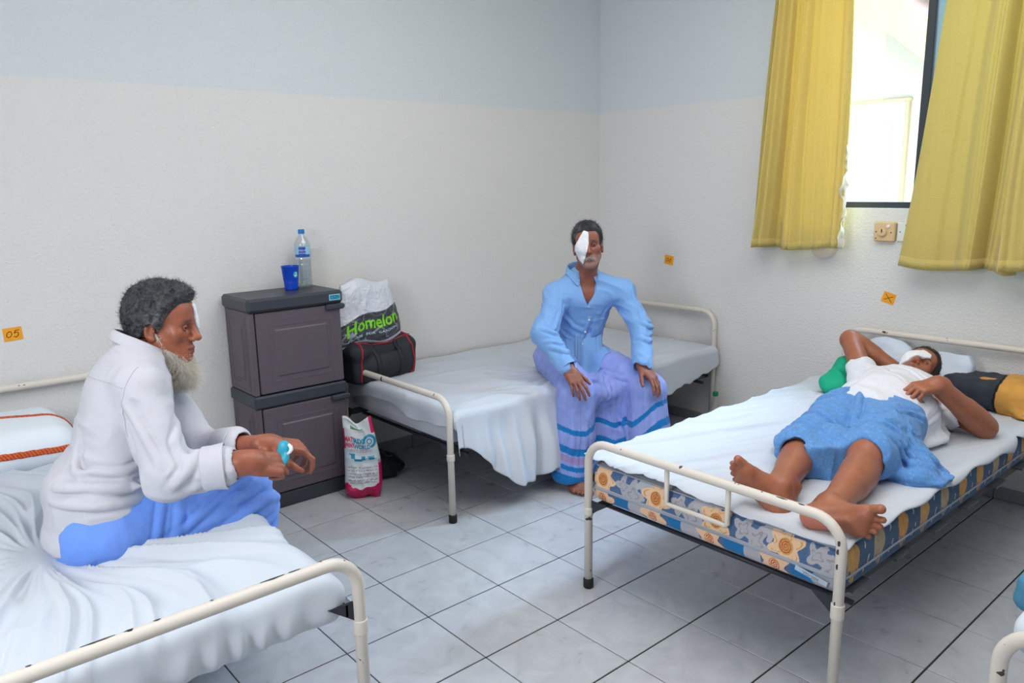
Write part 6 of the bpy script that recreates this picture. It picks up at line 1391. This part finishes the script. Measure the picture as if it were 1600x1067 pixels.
# things round his head
M_pill3 = mat('pale_blue_pillow_slip', srgb(200, 210, 224), .85, bump=[(500, .1, 2), (16, .2, 3)])
p3 = blob('pillow', [rbox((3.82, 1.50, ZB+.070), (.15, .24, .065), .055, k=.03), ell((3.81, 1.50, ZB+.085), (.15, .23, .085), k=.04), ell((3.90, 1.64, ZB+.17), (.06, .11, .06), k=.05), ell((3.90, 1.34, ZB+.14), (.07, .10, .06), k=.05), ell((3.68, 1.42, ZB+.17), (.09, .10, .07), k=.07, op='s'),
    field(lambda p, d: d-.020*(ridge(p*F3(8, 7, 8)+1.2*vn(p*6, 3)[..., None], 5)-.5)-.006*(ridge(p*F3(22, 18, 20), 6)-.5), (3.4, 1, .4), (4.2, 1.9, .8), 'f')], .0065, M_pill3, None, V(3.82, 1.45, ZB), amp=.02)
tag(p3, 'rumpled pale blue-white pillow under the head of the lying person', 'pillow')
M_green3 = mat('emerald_cloth', srgb(0, 168, 128), .7, bump=[(120, .2, 2), (20, .2, 2)])
gc = blob('folded_cloth', [ell((3.50, 1.70, ZB+.055), (.075, .075, .055), k=.05), ell((3.60, 1.70, ZB+.10), (.07, .06, .075), k=.05), ell((3.56, 1.60, ZB+.05), (.09, .08, .045), k=.05), ell((3.63, 1.52, ZB+.07), (.05, .06, .06), k=.04),
    field(lambda p, d: np.maximum(d-.014*(ridge(p*F3(12, 12, 9)+vn(p*8, 3)[..., None], 5)-.5), ZB+.001-p[..., 2]), (3.2, 1.3, .4), (4, 2, .9), 'f')], .005, M_green3, None, V(3.55, 1.66, ZB), amp=.02)
tag(gc, 'emerald green cloth beside the shoulder of the lying person', 'cloth')
# dark and tan bag at the head end
def colB(v):
    y = v[:, 1]+.02*np.sin(v[:, 0]*14)+.10*(v[:, 0]-3.80); c = np.tile(V(*srgb(52, 58, 66)), (len(v), 1)); tan = V(*srgb(204, 150, 74))
    c[y < 1.085] = tan; st_ = (y < .958) & (v[:, 2] > ZB+.03); c[st_] = V(*srgb(176, 172, 164)); c[st_ & (np.mod(v[:, 1]*34+v[:, 0]*40, 1) < .22)] = V(*srgb(96, 92, 90))
    e = ((v[:, 1]-1.135)/.034)**2+((v[:, 0]-3.755)/.026)**2+0*y; c[(e < 1) & (v[:, 2] > ZB+.06)] = tan
    c[np.abs(y-1.085) < .006] = V(*srgb(24, 26, 30)); return c*(.9+.2*vn(v*40, 3))[:, None]
bgp = [rbox((3.815, 1.105, ZB+.066), (.130, .220, .066), .05, k=.03), ell((3.80, 1.02, ZB+.075), (.13, .13, .07), k=.05), ell((3.74, .93, ZB+.02), (.12, .08, .02), k=.04),
    field(lambda p, d: d-.010*(ridge(p*F3(9, 14, 9)+vn(p*6, 3)[..., None], 5)-.5)-.003*(vn(p*60, 4)-.5), (3.4, .6, .4), (4.2, 1.6, .8), 'f')]
hb_ = blob('bag', bgp, .0042, mat('worn_bag_cloth', attr=True, rough=.75, spec=.25, bump=[(300, .2, 2), (40, .2, 3)]), None, V(3.8, 1.08, ZB), colB)
tag(hb_, 'dark grey and tan cloth bag against the headboard of the floral bed', 'bag')
